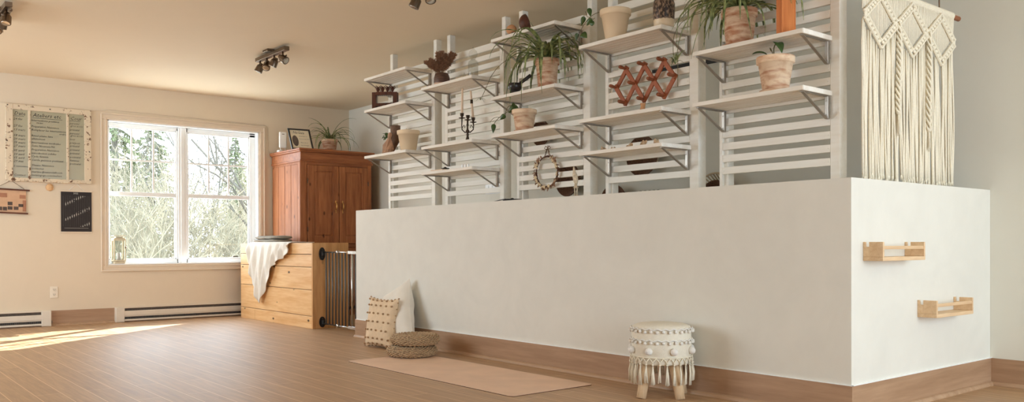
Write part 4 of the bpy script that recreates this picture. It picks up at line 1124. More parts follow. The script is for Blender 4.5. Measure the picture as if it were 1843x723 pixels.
for dx_, dy_, dz_ in arms:
    m = MB(); cupat(m, cx+dx_, cy+dy_, z+dz_-.014); m.build('candle_cup', m_bronze, t, True)
cand = [((cx-.030, cy+.027, z+.199), (.002, -.004, .200), 'left'), ((cx+.031, cy-.028, z+.167), (-.014, .012, .214), 'right')]
for c0, d0, lab in cand:
    q = thing('taper_candle', 'tall pale taper candle in the '+lab+' cup of the bronze candelabra', 'candle', c0, group='tapers in the candelabra')
    b = V(c0); e = b+V(d0); MB().tube([b, (b+e)/2, e-(e-b)*.03, e], [.0098, .0085, .0068, .0025], 10).build('wax', m_candle, q, True)
    if lab == 'right': 
        k = b+(e-b)*.62; MB().tube([k-V((0,0,.014)), k+V((0,0,.014))], .0105, 8).build('dark_band', m_bronze, q, True)
# 2c tray
z = SX('2c')
t = thing('small_tray', 'small beige board on the lowest shelf of the second column', 'tray', (3.64, 5.27, z)); MB().box((3.58, 5.21, z), (3.70, 5.37, z+.010), .003).build('board', m_candle, t, True)
t = thing('incense_burner', 'small black incense dish sitting on the beige board', 'dish', (3.64, 5.26, z+.0102))
m = MB().lathe([(0, 0), (.022, 0), (.034, .010), (.032, .011), (.020, .004), (0, .004)], (3.64, 5.26, z+.0102), 18); m.build('dish', m_black, t, True); MB().lathe([(0, .004), (.016, .005), (.010, .018), (0, .022)], (3.64, 5.26, z+.0102), 12).build('lid', m_black, t, True)
for k in range(3):
    tag(MB().box((3.575, 4.966-k*.034, z), (3.585, 4.946-k*.034, z+.022), .002).build('price_tag', m_white, None, loc=(3.58, 4.956-k*.034, z)), ('leftmost', 'middle', 'rightmost')[k]+' of three tiny white cards near the corner of the lowest second column shelf', 'card', 'tiny white cards on a shelf edge')

# 3a coconut pieces
z = SX('3a')
t = thing('coconut_cup', 'small light brown coconut ball at the front of the middle column top shelf', 'coconut shell', (3.62, 4.41, z)); m = MB(); m.ball((3.60, 4.42, z+.038), .035, 16, 10, (1, 1.05, .95)); m.tube([(3.60, 4.42, z), (3.60, 4.42, z+.008)], [.016, .010], 10); m.build('ball', m_cocol, t, True)
t = thing('coconut_bowl', 'half dark coconut shell tipped on its side beside the light coconut ball', 'coconut shell', (3.65, 4.32, z))
m = MB(); vs = []; fs = []; n = 18; mm = 8
for s_ in (1, .9):
    for i in range(mm+1):
        ph = PI/2*i/mm
        for k in range(n):
            a = 2*PI*k/n; r = .062*s_; p = V((r*sin(ph)*cos(a), r*sin(ph)*sin(a), -r*cos(ph)*.9)); p = Matrix.Rotation(1.25, 3, 'Y') @ p; p = Matrix.Rotation(-.5, 3, 'Z') @ p; vs.append((3.63+p.x, 4.29+p.y, z+.052+p.z))
B_ = (mm+1)*n
for i in range(mm):
    for k in range(n):
        k2 = (k+1) % n; a0 = i*n; a1 = (i+1)*n; fs.append((a0+k, a1+k, a1+k2, a0+k2)); fs.append((B_+a0+k, B_+a0+k2, B_+a1+k2, B_+a1+k))
for k in range(n): fs.append((mm*n+k, B_+mm*n+k, B_+mm*n+(k+1) % n, mm*n+(k+1) % n))
mz = min(v[2] for v in vs); vs = [(v[0], v[1], v[2]-mz+z) for v in vs]
m.add(vs, fs, True); m.build('shell', m_dbrown, t, True)
tag(MB().blade([(3.62, 4.30, z+.008), (3.63, 4.22, z+.012), (3.66, 4.13, z+.024), (3.69, 4.08, z+.030)], [.02, .03, .02, .004]).build('dried_leaf', m_dbrown, None, loc=(3.62, 4.30, z)), 'pointed dark dried leaf lying on the middle column top shelf', 'leaf')
tag(MB().tube([(3.60, 4.44, z+.006), (3.59, 4.40, z+.012), (3.60, 4.36, z+.005)], .005, 6).build('twig', m_dbrown, None, loc=(3.6, 4.4, z)), 'short dark twig in front of the coconut pieces', 'twig')

# 3b spider plant, mortar
z = SX('3b'); c = (3.67, 4.14, z)
t = thing('spider_plant', 'hanging spider plant in a washed terracotta pot on the middle column', 'potted plant', c)
MB().lathe([(0,0),(.07,0),(.078,.010),(.07,.010),(.066,.004),(0,.004)], c, 28).build('saucer', m_terra, t, True)
pot(.080, .190, (c[0], c[1], z+.0045), t, m_terra, base_r=.060)
spider(t, (c[0]-.01, c[1], z+.185), 5, 58, .28, .52, .022, 1.5)
m = MB(); k0 = V((c[0], c[1], z+.19))
def bl(e, mid, w, n=12): m.blade(arc(k0, mid, e, n), [w*min(1, .5+i/n*2)*max(.05, (1-(i/n)**3)) for i in range(n+1)], fold=.3)
bl((3.62, 4.60, z+.40), (3.64, 4.50, z+.41), .012); bl((3.60, 4.24, z+.46), (3.62, 4.18, z+.38), .018); bl((3.55, 4.30, z+.40), (3.60, 4.26, z+.34), .02)
bl((3.60, 3.93, z+.30), (3.62, 4.0, z+.34), .014); bl((3.52, 4.02, z-.06), (3.50, 4.05, z+.32), .02); bl((3.50, 4.20, z-.09), (3.48, 4.18, z+.32), .02); bl((3.58, 3.84, z+.05), (3.56, 3.90, z+.33), .016); bl((3.55, 4.42, z-.05), (3.50, 4.32, z+.30), .016)
m.build('long_leaves', m_spider, t, True)
m = MB(); r_ = arc(k0, (3.62, 4.46, z+.34), (3.50, 4.52, z+.12), 8)+arc((3.50, 4.52, z+.12), (3.47, 4.55, z+.02), (3.46, 4.58, z-.03), 6)[1:]
m.tube(r_, .0018, 5)
for k in range(5): m.blade(arc(r_[-1], V(r_[-1])+V((.0, .02*cos(k*1.3), .02)), V(r_[-1])+V((.01*sin(k), .05*cos(k*1.3), .02*sin(k*1.7))), 5), [.003, .005, .005, .004, .002, .001])
m.build('runner', m_stem, t, True)
t = thing('mortar', 'black stone mortar on the shelf left of the hanging spider plant', 'mortar', (3.62, 4.41, z))
m = MB().lathe([(0, 0), (.034, 0), (.036, .006), (.028, .014), (.032, .022), (.046, .040), (.050, .070), (.046, .072), (.040, .045), (.02, .028), (0, .026)], (3.62, 4.41, z), 28); m.build('bowl', m_mortar, t, True)
tag(MB().tube([(3.625, 4.42, z+.036), (3.63, 4.38, z+.065), (3.66, 4.295, z+.115)], [.014, .010, .012], 10).build('pestle', m_mortar, None, loc=(3.63, 4.36, z+.05)), 'black stone pestle resting in the mortar', 'pestle')

# 3c pothos pot
z = SX('3c'); c = (3.66, 4.36, z)
t = pot_thing('trailing_plant', 'whitewashed terracotta pot with a trailing vine, on the shelf above the wreath', c, .084, .145, m_terra2, .058, .072, cat='potted plant')
def heart(m, base, tip, w):
    base, tip = V(base), V(tip); m.blade([base+(tip-base)*f for f in (0, .12, .3, .5, .7, .88, 1)], [w*.3, w*.85, w, .85*w, .55*w, .22*w, .01*w], side=(tip-base).cross(V((.63, .775, .1))), fold=.18)
m = MB(); st = arc((3.64, 4.40, z+.14), (3.60, 4.47, z+.24), (3.60, 4.49, z+.12), 8)
m.tube(st, .002, 5); s2 = arc((3.60, 4.43, z+.15), (3.58, 4.56, z+.12), (3.58, 4.60, z+.06), 8); m.tube(s2, .002, 5); s3 = arc((3.58, 4.52, z+.11), (3.57, 4.58, z+.13), (3.58, 4.63, z+.09), 6); m.tube(s3, .0017, 5)
m.build('vine_stems', m_stem, t, True)
m = MB(); heart(m, (3.62, 4.41, z+.175), (3.60, 4.455, z+.135), .045); heart(m, (3.60, 4.40, z+.17), (3.62, 4.43, z+.205), .03); heart(m, (3.59, 4.48, z+.125), (3.58, 4.52, z+.095), .035); heart(m, (3.58, 4.59, z+.075), (3.57, 4.585, z+.01), .034)
heart(m, (3.64, 4.40, z+.17), (3.60, 4.40, z+.15), .04)
m.build('leaves', m_leaf, t, True)

# 4a pot, vine and drip vase
z = SX('4a'); c = (3.64, 3.50, z)
t = pot_thing('trailing_plant', 'plain beige pot with a thin vine, beside the dark patterned vase', c, .092, .178, m_beige, .058, cat='potted plant')
m = MB(); v1 = arc((3.62, 3.55, z+.175), (3.56, 3.63, z+.20), (3.54, 3.70, z+.07), 8); m.tube(v1, .0018, 5); v2 = arc((3.56, 3.59, z+.14), (3.54, 3.65, z+.10), (3.53, 3.69, z+.11), 6); m.tube(v2, .0016, 5); v3 = [(3.55, 3.60, z+.135), (3.545, 3.64, z+.155), (3.55, 3.66, z+.19)]; m.tube(v3, .0016, 5)
m.build('vine_stems', m_stem, t, True)
m = MB()
for b_, e_, w_ in (((3.54, 3.62, z+.20), (3.54, 3.605, z+.145), .030), ((3.53, 3.65, z+.155), (3.53, 3.675, z+.105), .030), ((3.53, 3.59, z+.13), (3.53, 3.63, z+.095), .032), ((3.54, 3.575, z+.10), (3.53, 3.615, z+.11), .03), ((3.52, 3.66, z+.055), (3.52, 3.615, z+.02), .045), ((3.52, 3.70, z+.065), (3.52, 3.71, z+.02), .024)):
    heart(m, b_, e_, w_)
m.build('leaves', m_leaf, t, True)
t = thing('glazed_vase', 'dark patterned vase with a cream lower band on the fourth column top shelf', 'vase', (3.64, 3.13, z))
MB().lathe([(0, 0), (.048, 0), (.054, .004), (.057, .03), (.060, .09), (.061, .13), (.055, .152), (.046, .160), (.040, .162), (.030, .18), (.0, .183)], (0,0,0), 36).build('body', m_vase, t)

# 4b: tiny wooden tag
z = SX('4b')
t = thing('wooden_figure', 'tiny light wooden figure hanging by a cord under the peg rack', 'ornament', (3.70, 3.345, z+.03))
MB().tube([(3.70, 3.345, z+.003), (3.70, 3.345, z+.02), (3.70, 3.34, z+.045), (3.70, 3.34, z+.062)], [.018, .016, .013, .016], 10).build('body', m_cocol, t, True)
MB().tube([(3.70, 3.34, z+.06), (3.75, 3.38, z+.11), (3.795, 3.42, z+.145)], .0015, 5).build('cord', m_dbrown, t, True)

# peg rack hanging on the slats
xr = 3.795
t = thing('peg_rack', 'reddish wooden expanding peg rack with ten pegs, hung on the fourth slatted panel', 'peg rack', (xr, 3.42, 1.74))
def at(px, pz): return V((xr, px, pz))
topn = [(3.545, 1.838), (3.398, 1.838), (3.248, 1.838)]; midn = [(3.625, 1.736), (3.474, 1.736), (3.324, 1.736), (3.170, 1.736)]; botn = [(3.553, 1.633), (3.402, 1.633), (3.249, 1.633)]
E_ = []
for k in range(3):
    E_ += [(midn[k], topn[k], 0), (topn[k], midn[k+1], 1), (midn[k], botn[k], 1), (botn[k], midn[k+1], 0)]
def bar(p, q, lay):
    d = (V((0, q[0], q[1]))-V((0, p[0], p[1]))); L_ = d.length; d.normalize(); n_ = V((0, -d.z, d.y))*.0125; x0 = xr-.006-.011*lay; e = d*.014
    a = V((0, p[0], p[1]))-e; b = V((0, q[0], q[1]))+e; vs = []
    for xx in (x0, x0-.010): 
        for pp, sg in ((a, -1), (b, -1), (b, 1), (a, 1)): vs.append(V((xx, 0, 0))+pp+n_*sg)
    return MB().add(vs, [(0,1,2,3),(7,6,5,4),(0,4,5,1),(1,5,6,2),(2,6,7,3),(3,7,4,0)])
long = [(midn[0], topn[0], 0), (botn[0], topn[1], 0), (botn[1], topn[2], 0), (botn[2], midn[3], 0), (midn[0], botn[0], 1), (topn[0], botn[1], 1), (topn[1], botn[2], 1), (topn[2], midn[3], 1)]
for p, q, l in long: bar(p, q, l).build('slat', m_peg, t, True)
for p in topn+midn+botn:
    m = MB().tube([(xr-.004, p[0], p[1]), (xr-.034, p[0], p[1]), (xr-.062, p[0]+.002, p[1]+.004), (xr-.072, p[0]+.003, p[1]+.006)], [.0085, .0085, .0115, .0095], 12); m.build('peg', m_pegend, t, True)

# 4c crystals
z = SX('4c')
for k, (yy, lab) in enumerate(((3.562, 'leftmost'), (3.476, 'second'), (3.361, 'middle'), (3.251, 'fourth'), (3.157, 'rightmost'))):
    rnd = random.Random(k+40); q = thing('crystal', lab+' of the small mottled crystals along the lowest fourth column shelf, counted from the left', 'crystal', (3.60, yy, z), group='small crystals on the shelf')
    m = MB(); s_ = (.8, .55, 1, 1.15, 1)[k]
    for j in range(7):
        a = rnd.uniform(0, 2*PI); l = rnd.uniform(.012, .032)*s_; b0 = V((rnd.uniform(-.010, .010), rnd.uniform(-.014, .014), 0)); d = V((cos(a)*.5, sin(a)*.5, 1)).normalized()
        m.tube([b0, b0+d*l*.75, b0+d*l], [.008*s_, .007*s_, .001], 6, smooth=False)
    m.build('cluster', m_stone, q)

# 5a big spider plant, pine board, glass
z = SX('5a'); c = (3.68, 2.66, z)
t = thing('spider_plant', 'large spider plant in a terracotta pot high on the right column', 'potted plant', c)
MB().lathe([(0,0),(.085,0),(.092,.012),(.084,.012),(.078,.004),(0,.004)], c, 28).build('saucer', m_terra, t, True)
pot(.092, .190, (c[0], c[1], z+.0045), t, m_terra, base_r=.066)
spider(t, (c[0], c[1], z+.185), 17, 66, .26, .54, .022, 1.3)
m = MB(); k0 = V((c[0], c[1], z+.19))
bl((3.48, 2.91, z-.02), (3.52, 2.86, z+.34), .018); bl((3.50, 2.62, z+.03), (3.50, 2.64, z+.30), .022); bl((3.56, 2.50, z+.01), (3.55, 2.55, z+.30), .020); bl((3.56, 2.42, z+.02), (3.58, 2.46, z+.26), .014)
bl((3.50, 2.96, z+.12), (3.56, 2.84, z+.36), .014); bl((3.60, 2.98, z+.20), (3.62, 2.86, z+.33), .014); bl((3.54, 2.86, z-.04), (3.55, 2.80, z+.28), .018); bl((3.56, 2.80, z+.01), (3.58, 2.76, z+.24), .018)
m.build('long_leaves', m_spider, t, True)
m = MB(); r_ = arc(k0, (3.55, 2.92, z+.30), (3.50, 2.915, z+.02), 10)+[V((3.50, 2.915, z-.06)), V((3.50, 2.916, z-.18))]; m.tube(r_, .0016, 5)
r2 = arc(k0, (3.50, 2.98, z+.26), (3.54, 2.98, z+.02), 10)+[V((3.55, 2.975, z-.045))]; m.tube(r2, .0016, 5)
m.build('runners', m_stem, t, True)
m = MB(); rnd = random.Random(77)
for c_ in ((3.55, 2.975, z-.045), (3.55, 2.96, z-.03)):
    for k in range(9):
        a = rnd.uniform(0, 2*PI); e = V(c_)+V((.02*cos(a), .055*sin(a), rnd.uniform(-.03, .06))); m.blade(arc(c_, (V(c_)+e)/2+V((0,0,.03)), e, 6), [.004, .006, .007, .006, .005, .003, .001], fold=.3)
m.build('plantlets', m_spider, t, True)
t = thing('wooden_board_box', 'tall narrow orange pine box on the same shelf as the largest spider plant', 'wooden box', (3.637, 2.36, z))
bx = (3.58, 2.342, 3.694, 2.378); h_ = .32
m = MB().box((bx[0]+.004, bx[1]+.002, z), (bx[2]-.004, bx[3], z+h_)); m.build('panel', m_orange, t, True)
m = MB()
for x_ in (bx[0], bx[2]-.010): m.box((x_, bx[1]-.001, z), (x_+.010, bx[1]+.010, z+h_), .002)
m.box((bx[0], bx[1], z+h_-.012), (bx[2], bx[3]+.001, z+h_+.001), .002); m.build('edge_strips', m_orange, t, True)
t = thing('small_glass_stand', 'small clear glass stand right of the large spider plant pot', 'glass stand', (3.64, 2.49, z))
m = MB(); m.box((3.62, 2.475, z), (3.66, 2.515, z+.004), .001); m.tube([(3.64, 2.48, z+.004), (3.64, 2.48, z+.07)], .0025, 6); m.box((3.63, 2.478, z+.065), (3.65, 2.505, z+.075), .001); m.build('stand', m_clear, t, True)

# 5b rubber plant pot
z = SX('5b'); c = (3.655, 2.430, z)
t = pot_thing('rubber_plant', 'washed terracotta pot with two glossy green leaves on the right column lower shelf', c, .092, .172, m_terra2, .062, .078, cat='potted plant')
m = MB(); m.tube(arc((3.65, 2.43, z+.17), (3.64, 2.44, z+.23), (3.62, 2.40, z+.235), 8), .003, 6); m.tube(arc((3.65, 2.43, z+.17), (3.64, 2.46, z+.25), (3.60, 2.42, z+.20), 8), .0025, 6); m.build('stems', m_stem, t, True)
m = MB()
def oval(m, b, mid, e, w): m.blade(arc(b, mid, e, 8), [w*.25, w*.7, w*.93, w, w, .92*w, .75*w, .45*w, .04*w], fold=.12)
oval(m, (3.62, 2.405, z+.238), (3.60, 2.375, z+.245), (3.60, 2.358, z+.178), .052); oval(m, (3.62, 2.455, z+.19), (3.60, 2.48, z+.21), (3.59, 2.52, z+.198), .046); oval(m, (3.70, 2.44, z+.17), (3.70, 2.47, z+.20), (3.70, 2.50, z+.18), .03)
m.build('leaves', m_leaf, t, True)

# ------------------------------------------------------------------ things on the counter top
z = ZT
# wreath on the slats
t = thing('dried_wreath', 'round dried leaf wreath with a twine bow, hung on the middle slatted panel', 'wreath', (3.80, 4.29, 1.28))
xw, yw, zw, ra, rb = 3.792, 4.283, 1.268, .108, .104
m = MB()
for j in range(3): m.tube([(xw+.004*cos(k*.9+j*2), yw+(ra+.004*cos(k*1.1+j*2))*cos(2*PI*k/40), zw+(rb+.004*sin(k+j*2))*sin(2*PI*k/40)) for k in range(41)], .0035, 5, cap=False)
m.build('twig_ring', m_dbrown, t, True)
m = MB(); m2 = MB(); m3 = MB(); rnd = random.Random(6)
for k in range(120):
    a = rnd.uniform(0, 2*PI)
    if 1.1 < a < 2.0 : continue
    c0 = V((xw-.006, yw+ra*cos(a), zw+rb*sin(a))); d = V((rnd.uniform(-.6, 0), cos(a)+rnd.uniform(-1, 1), sin(a)*.8+rnd.uniform(-1, 1))).normalized(); L_ = rnd.uniform(.016, .034)
    (m if k % 2 else m2).blade([c0, c0+d*L_*.5, c0+d*L_], [.006, .016, .003], fold=.3)
for k in range(46):
    a = rnd.uniform(-2.6, .9) if k % 3 else rnd.uniform(2.1, 3.4); c0 = V((xw-.012, yw+ra*cos(a)+rnd.uniform(-.01, .01), zw+rb*sin(a)+rnd.uniform(-.01, .01))); m3.ball(c0, rnd.uniform(.006, .011), 7, 5, (.6, 1, 1))
m.build('brown_leaves', m_dried, t, True); m2.build('tan_leaves', m_kraft, t, True); m3.build('pale_flowers', m_shell, t, True)
m = MB(); tp = V((3.790, yw-.012, zw+rb+.055)); 
m.tube([(xw-.004, yw+.025, zw+rb-.012), tp, (xw-.004, yw-.035, zw+rb-.018)], .0035, 5)
for s_ in (-1, 1): m.tube([tp, tp+V((-.004, .018*s_, .012)), tp+V((-.004, .030*s_, -.002)), tp+V((-.004, .014*s_, -.010)), tp], .0028, 5); m.tube([tp, tp+V((-.004, .02*s_, -.03))], .0025, 5)
m.tube([tp, tp+V((.0, 0, .016))], .0025, 5)
m.build('twine_bow', m_string, t, True)
# heron figure
hx, hy = 3.70, 3.905
t = thing('bird_figurine', 'small whitewashed metal bird figurine standing on the counter right of the wreath', 'figurine', (hx, hy, z))
m = MB().lathe([(0, 0), (.030, 0), (.031, .004), (.012, .008), (0, .009)], (hx, hy, z), 18); m.build('foot_plate', m_heron, t, True)
m = MB(); m.tube([(hx, hy+.008, z+.008), (hx, hy+.010, z+.05), (hx, hy+.006, z+.085)], [.006, .004, .006], 6); m.tube([(hx, hy-.010, z+.008), (hx, hy-.012, z+.05), (hx, hy-.004, z+.085)], [.006, .004, .006], 6)
m.tube([(hx, hy-.004, z+.085), (hx, hy, z+.105), (hx, hy+.006, z+.135), (hx, hy+.014, z+.165), (hx, hy+.018, z+.198)], [.008, .016, .017, .010, .003], 12)
m.tube([(hx, hy, z+.10), (hx, hy-.012, z+.09), (hx, hy-.018, z+.105)], [.006, .005, .002], 6); m.box((hx-.01, hy-.016, z+.062), (hx+.01, hy+.016, z+.066), .001)
m.build('body', m_heron, t, True)
# black dish with stick
t = thing('black_plate', 'flat black plate at the front of the counter top, left of the wreath', 'plate', (3.70, 4.545, z))
MB().lathe([(0, 0), (.045, 0), (.072, .016), (.070, .018), (.044, .005), (0, .005)], (3.70, 4.545, z), 28).build('dish', m_black, t, True); MB().ball((3.70, 4.54, z+.018), .012, 8, 6, (1, 1.3, .8)).build('knob', m_black, t, True)
tag(MB().tube([(3.69, 4.60, z+.021), (3.685, 4.66, z+.016), (3.68, 4.76, z+.004)], [.004, .0035, .002], 6).build('stick', m_black, None, loc=(3.69, 4.6, z)), 'thin dark stick resting on the rim of the black plate', 'stick')
for k, yy in enumerate((3.541, 3.505, 3.469, 3.434, 3.400)):
    q = thing('glass_vial', ('leftmost', 'second from left', 'middle', 'second from right', 'rightmost')[k]+' of five tiny glass vials in a row on the counter top', 'glass vial', (3.90, yy, z), group='tiny glass vials on the counter')
    MB().lathe([(0, 0), (.012, 0), (.013, .003), (.013, .022), (.008, .026), (.008, .034), (.006, .034), (0, .03)], (3.90, yy, z), 12).build('glass', m_clear, q, True)
    MB().lathe([(0, .004), (.010, .004), (.010, .016), (0, .016)], (3.90, yy, z), 10).build('contents', m_shell, q, True)

# baskets hung on the wall behind
def basket(name, lab, y, zc, r, dep=.09, mat=m_wick, tilt=0):
    x = XB-.002; t = thing(name, lab, 'basket', (x, y, zc), group='wicker baskets hung on the wall behind the panels')
    R0 = r; r = r*.74 if name == 'wire_basket' else r
    m = MB(); vs = []; prof = [(.001, 0), (r*.55, 0), (r*.62, -.01), (r, -dep), (r*1.04, -dep-.008), (r*.97, -dep), (r*.56, -.018), (.001, -.014)]
    n = 40
    for rr, d in prof:
        for k in range(n): a = 2*PI*k/n; vs.append((x+d, y+rr*cos(a), zc+rr*sin(a)))
    m.add(vs, [(i*n+k, i*n+(k+1) % n, (i+1)*n+(k+1) % n, (i+1)*n+k) for i in range(len(prof)-1) for k in range(n)], True)
    m.build('bowl', mat, t, True)
    r = R0; m = MB()
    for k in range(44):
        a = 2*PI*k/44; a2 = a+.16; m.tube([(x-.008, y+r*.60*cos(a), zc+r*.60*sin(a)), (x-dep*.5, y+r*.85*cos(a+.06), zc+r*.85*sin(a+.06)), (x-dep-.004, y+r*1.04*cos(a2), zc+r*1.04*sin(a2))], .0035 if name != 'wire_basket' else .0055, 5)
    m.build('ribs', m_wickl, t, True)
    m = MB(); m.tube([(x-dep-.005, y+r*1.05*cos(2*PI*k/48), zc+r*1.05*sin(2*PI*k/48)) for k in range(49)], .007, 6, cap=False); m.build('rim', mat if name != 'wire_basket' else m_wickl, t, True)
basket('wicker_basket', 'round brown wicker basket on the wall behind the shelf with the trailing vine', 5.64, 1.76, .105)
basket('wicker_basket', 'brown wicker basket on the wall seen through the slats right of the wreath', 5.30, 1.335, .135)
basket('wicker_basket', 'round dark wicker basket on the wall behind the crystals', 4.455, 1.46, .145)
basket('wicker_basket', 'dark wicker basket whose rim peeks over the counter below the fourth column', 4.76, 1.11, .135)
basket('wire_basket', 'round basket with pale open cane ribs, seen between the two right slatted panels', 3.745, 1.10, .172, .11)
t = thing('switch_bank', 'white bank of switches on the wall, seen through the second slatted panel', 'switches', (XB, 6.43, 1.32))
MB().box((XB-.008, 6.31, 1.27), (XB-.0005, 6.56, 1.375), .003).build('cover_plate', m_white, t, True)
for k in range(4): MB().box((XB-.014, 6.335+k*.055, 1.295), (XB-.007, 6.365+k*.055, 1.35), .002).build('toggle', m_white, t, True)
t = thing('wall_bar', 'black metal bar with hooks on the wall behind the fourth slatted panel', 'wall bar', (XB, 4.05, 2.09))
MB().box((XB-.02, 3.72, 2.085), (XB-.0005, 4.42, 2.125), .003).build('bar', m_black, t, True)
m = MB()
for k in range(5): yy = 3.76+k*.05; m.ball((XB-.035, yy, 2.145), .022, 10, 6)
m.box((XB-.05, 3.70, 2.12), (XB-.002, 3.98, 2.135)); m.build('hooks', m_black, t, True)

# ------------------------------------------------------------------ ceiling spot lamps
def spots(loc, lab, heads):
    t = thing('ceiling_spotlight', lab, 'ceiling lamp', loc, group='ceiling spot bars')
    m = MB(); m.box((-.022, -.30, -.052), (.022, .30, -.018), .002); m.box((-.06, -.05, -.020), (.06, .05, -.0003), .003); m.build('bar', m_nickel, t)
    for (y, ax, az) in heads:
        d = V((cos(az)*cos(ax), sin(az)*cos(ax), -sin(ax))); j = V((0, y, -.095)); 
        a = MB(); a.tube([(0, y, -.05), (0, y, -.098)], .008, 8); a.ball((0, y, -.098), .011, 8, 6); st = a.build('swivel_arm', m_nickel, t)
        h_ = MB(); c0 = j-d*.012+V((0, 0, -.012)); h_.tube([c0-d*.028, c0-d*.012, c0, c0+d*.052, c0+d*.053], [.018, .022, .031, .034, .030], 18, smooth=False); 
        s1 = d.orthogonal().normalized()
        h_.tube([c0+d*.01-s1*.045, c0+d*.01+s1*.045], .006, 8); hd = h_.build('lamp_head', m_nickel, t)
        g = MB(); g.tube([c0+d*.0535, c0+d*.0545], [.027, .024], 16); g.build('reflector', m_chrome, hd)
hd = [(.245, 1.1, 2.6), (.10, .9, -2.3), (-.05, 1.15, 2.4), (-.22, .55, -1.2)]
spots((2.965, 6.84, ZC), 'ceiling bar of four metal spot lamps, whole in view above the window', hd)
spots((2.93, 4.33, ZC), 'ceiling bar whose two lowest spot lamps hang into view at the top of the picture', [(.22, 1.15, 2.6), (.06, 1.1, -2.0), (-.09, 1.0, 2.5), (-.24, .8, -1.2)])
spots((.985, 6.80, ZC), 'ceiling bar of spot lamps cut by the upper left corner of the picture', [(.245, 1.1, 2.6), (.10, .9, -2.3), (-.05, 1.15, 2.0), (-.20, 1.2, -2.0)])

# ------------------------------------------------------------------ outside the window
GZ = -.5
m = MB(); m.box((-30, YW+.4, GZ-.2), (60, 90, GZ)); 
g = m.build('lawn', plain('pale winter grass and old snow', srgb(222, 220, 212), .9, vary=.15, sc=3)); g['kind'] = 'structure'
m_twig = plain('pale bare twigs', srgb(134, 128, 110), .9, vary=.2, sc=4); m_twigd = plain('grey bark', srgb(92, 88, 80), .9, vary=.2, sc=4)
m_fir = plain('dusty green needles', srgb(100, 108, 78), .9, vary=.25, sc=6)
def bush(loc, h, seed, lab, mat, stems=7, depth=4, spread=.5, r0=.02, kind='bare_shrub', cat='shrub'):
    rnd = random.Random(seed); m = MB()
    def br(p, d, L, r, dep):
        n = 3; pts = [p]
        for i in range(n):
            d = (d+V((rnd.uniform(-1, 1), rnd.uniform(-1, 1), rnd.uniform(-.6, .8)))*.22).normalized(); p = p+d*L/n; pts.append(p)
        m.tube(pts, [r, r*.85, r*.7, r*.5], 3, cap=False)
        if dep > 0:
            for k in range(rnd.choice((2, 3, 3))):
                i = rnd.choice((1, 2, 3)); dd = (d+V((rnd.uniform(-1, 1), rnd.uniform(-1, 1), rnd.uniform(-.5, .9)))*spread*1.5).normalized()
                br(pts[i], dd, L*rnd.uniform(.55, .8), max(r*.55, .0062), dep-1)
    for k in range(stems):
        a = rnd.uniform(0, 2*PI); br(V((.25*cos(a)*rnd.random(), .25*sin(a)*rnd.random(), 0)), V((cos(a)*.35*spread*2, sin(a)*.35*spread*2, 1)).normalized(), h*rnd.uniform(.35, .5), r0, depth)
    o = m.build(kind, mat, None); o.location = loc; tag(o, lab, cat, 'bare shrubs and trees outside the window'); return o
def fir(loc, h, seed, lab):
    rnd = random.Random(seed); t = thing('fir_tree', lab, 'tree', loc, group='evergreens outside the window')
    MB().tube([(0,0,0), (0,0,h*.5), (0,0,h)], [h*.02, h*.014, .01], 7).build('trunk', m_twigd, t)
    m = MB(); z = h*.08
    while z < h*.99:
        R_ = (1-z/h)**.85*h*.27+.06
        for k in range(7):
            a = rnd.uniform(0, 2*PI); L = R_*rnd.uniform(.75, 1.1); p0 = V((0, 0, z)); d = V((cos(a), sin(a), rnd.uniform(-.55, .35))); pts = [p0, p0+d*L*.5+V((0,0,.05*L)), p0+d*L+V((0,0,-.12*L))]
            m.tube(pts, [.012, .008, .004], 3, cap=False)
            for j in range(int(10+L*16)):
                f = rnd.uniform(.15, 1); p = p0+d*L*f+V((0, 0, .1*L*f-.22*L*f*f)); s_ = V((-d.y, d.x, 0))*rnd.choice((-1, 1)); e = p+(s_*.6+d*.5).normalized()*L*.28*(1.15-f)+V((0,0,-.04-.03*rnd.random())); w_ = V((rnd.uniform(-1, 1), rnd.uniform(-1, 1), rnd.uniform(-1, 1)))*.035
                m.add([p-w_*.6, (p+e)/2-w_, e, (p+e)/2+w_, p+w_*.6], [(0,1,2,3,4)])
        z += h*.022
    m.build('needles', m_fir, t); return t
fir((6.3, 25, GZ), 7.2, 1, 'tall dusty green evergreen at the left side of the window view')
fir((8.6, 29.5, GZ), 6.3, 2, 'middle dusty evergreen behind the bare bushes in the left pane')
fir((12.0, 31, GZ), 5.4, 3, 'pointed evergreen seen low in the right pane')
fir((14.2, 36, GZ), 5.0, 4, 'small far evergreen seen at the right edge of the right pane')
BS = [(3.9, 14.2, 2.5), (4.5, 15.0, 2.7), (5.2, 14.3, 2.4), (5.9, 15.3, 2.6), (4.9, 17.0, 3.2), (6.6, 17.2, 2.9), (3.7, 16.5, 3.0), (7.3, 19.5, 3.2), (5.6, 20.0, 3.6)]
for i, (x, y, h_) in enumerate(BS):
    bush((x, y, GZ), h_, 100+i, ['nearest bare bush at the left of the window view', 'bare bush left of the window mullion, close up', 'bare bush right of the window mullion, close up', 'nearest bare bush at the right of the window view', 'taller bare bush standing behind the close bushes in the left pane', 'taller bare bush standing behind the close bushes in the right pane', 'bare bush behind the leftmost close bush', 'far bare bush at the right pane edge', 'tallest far bare bush in the middle of the view'][i], m_twig, stems=9, depth=4, r0=.02)
bush((6.5, 14.0, GZ), 6.6, 201, 'bare tree whose long branches cross the upper right pane', m_twigd, stems=5, depth=5, spread=.66, r0=.08, kind='bare_tree', cat='tree')
bush((4.2, 20.5, GZ), 6.0, 202, 'thin bare tree rising behind the bushes in the left pane', m_twigd, stems=4, depth=5, spread=.45, r0=.03, kind='bare_tree', cat='tree')
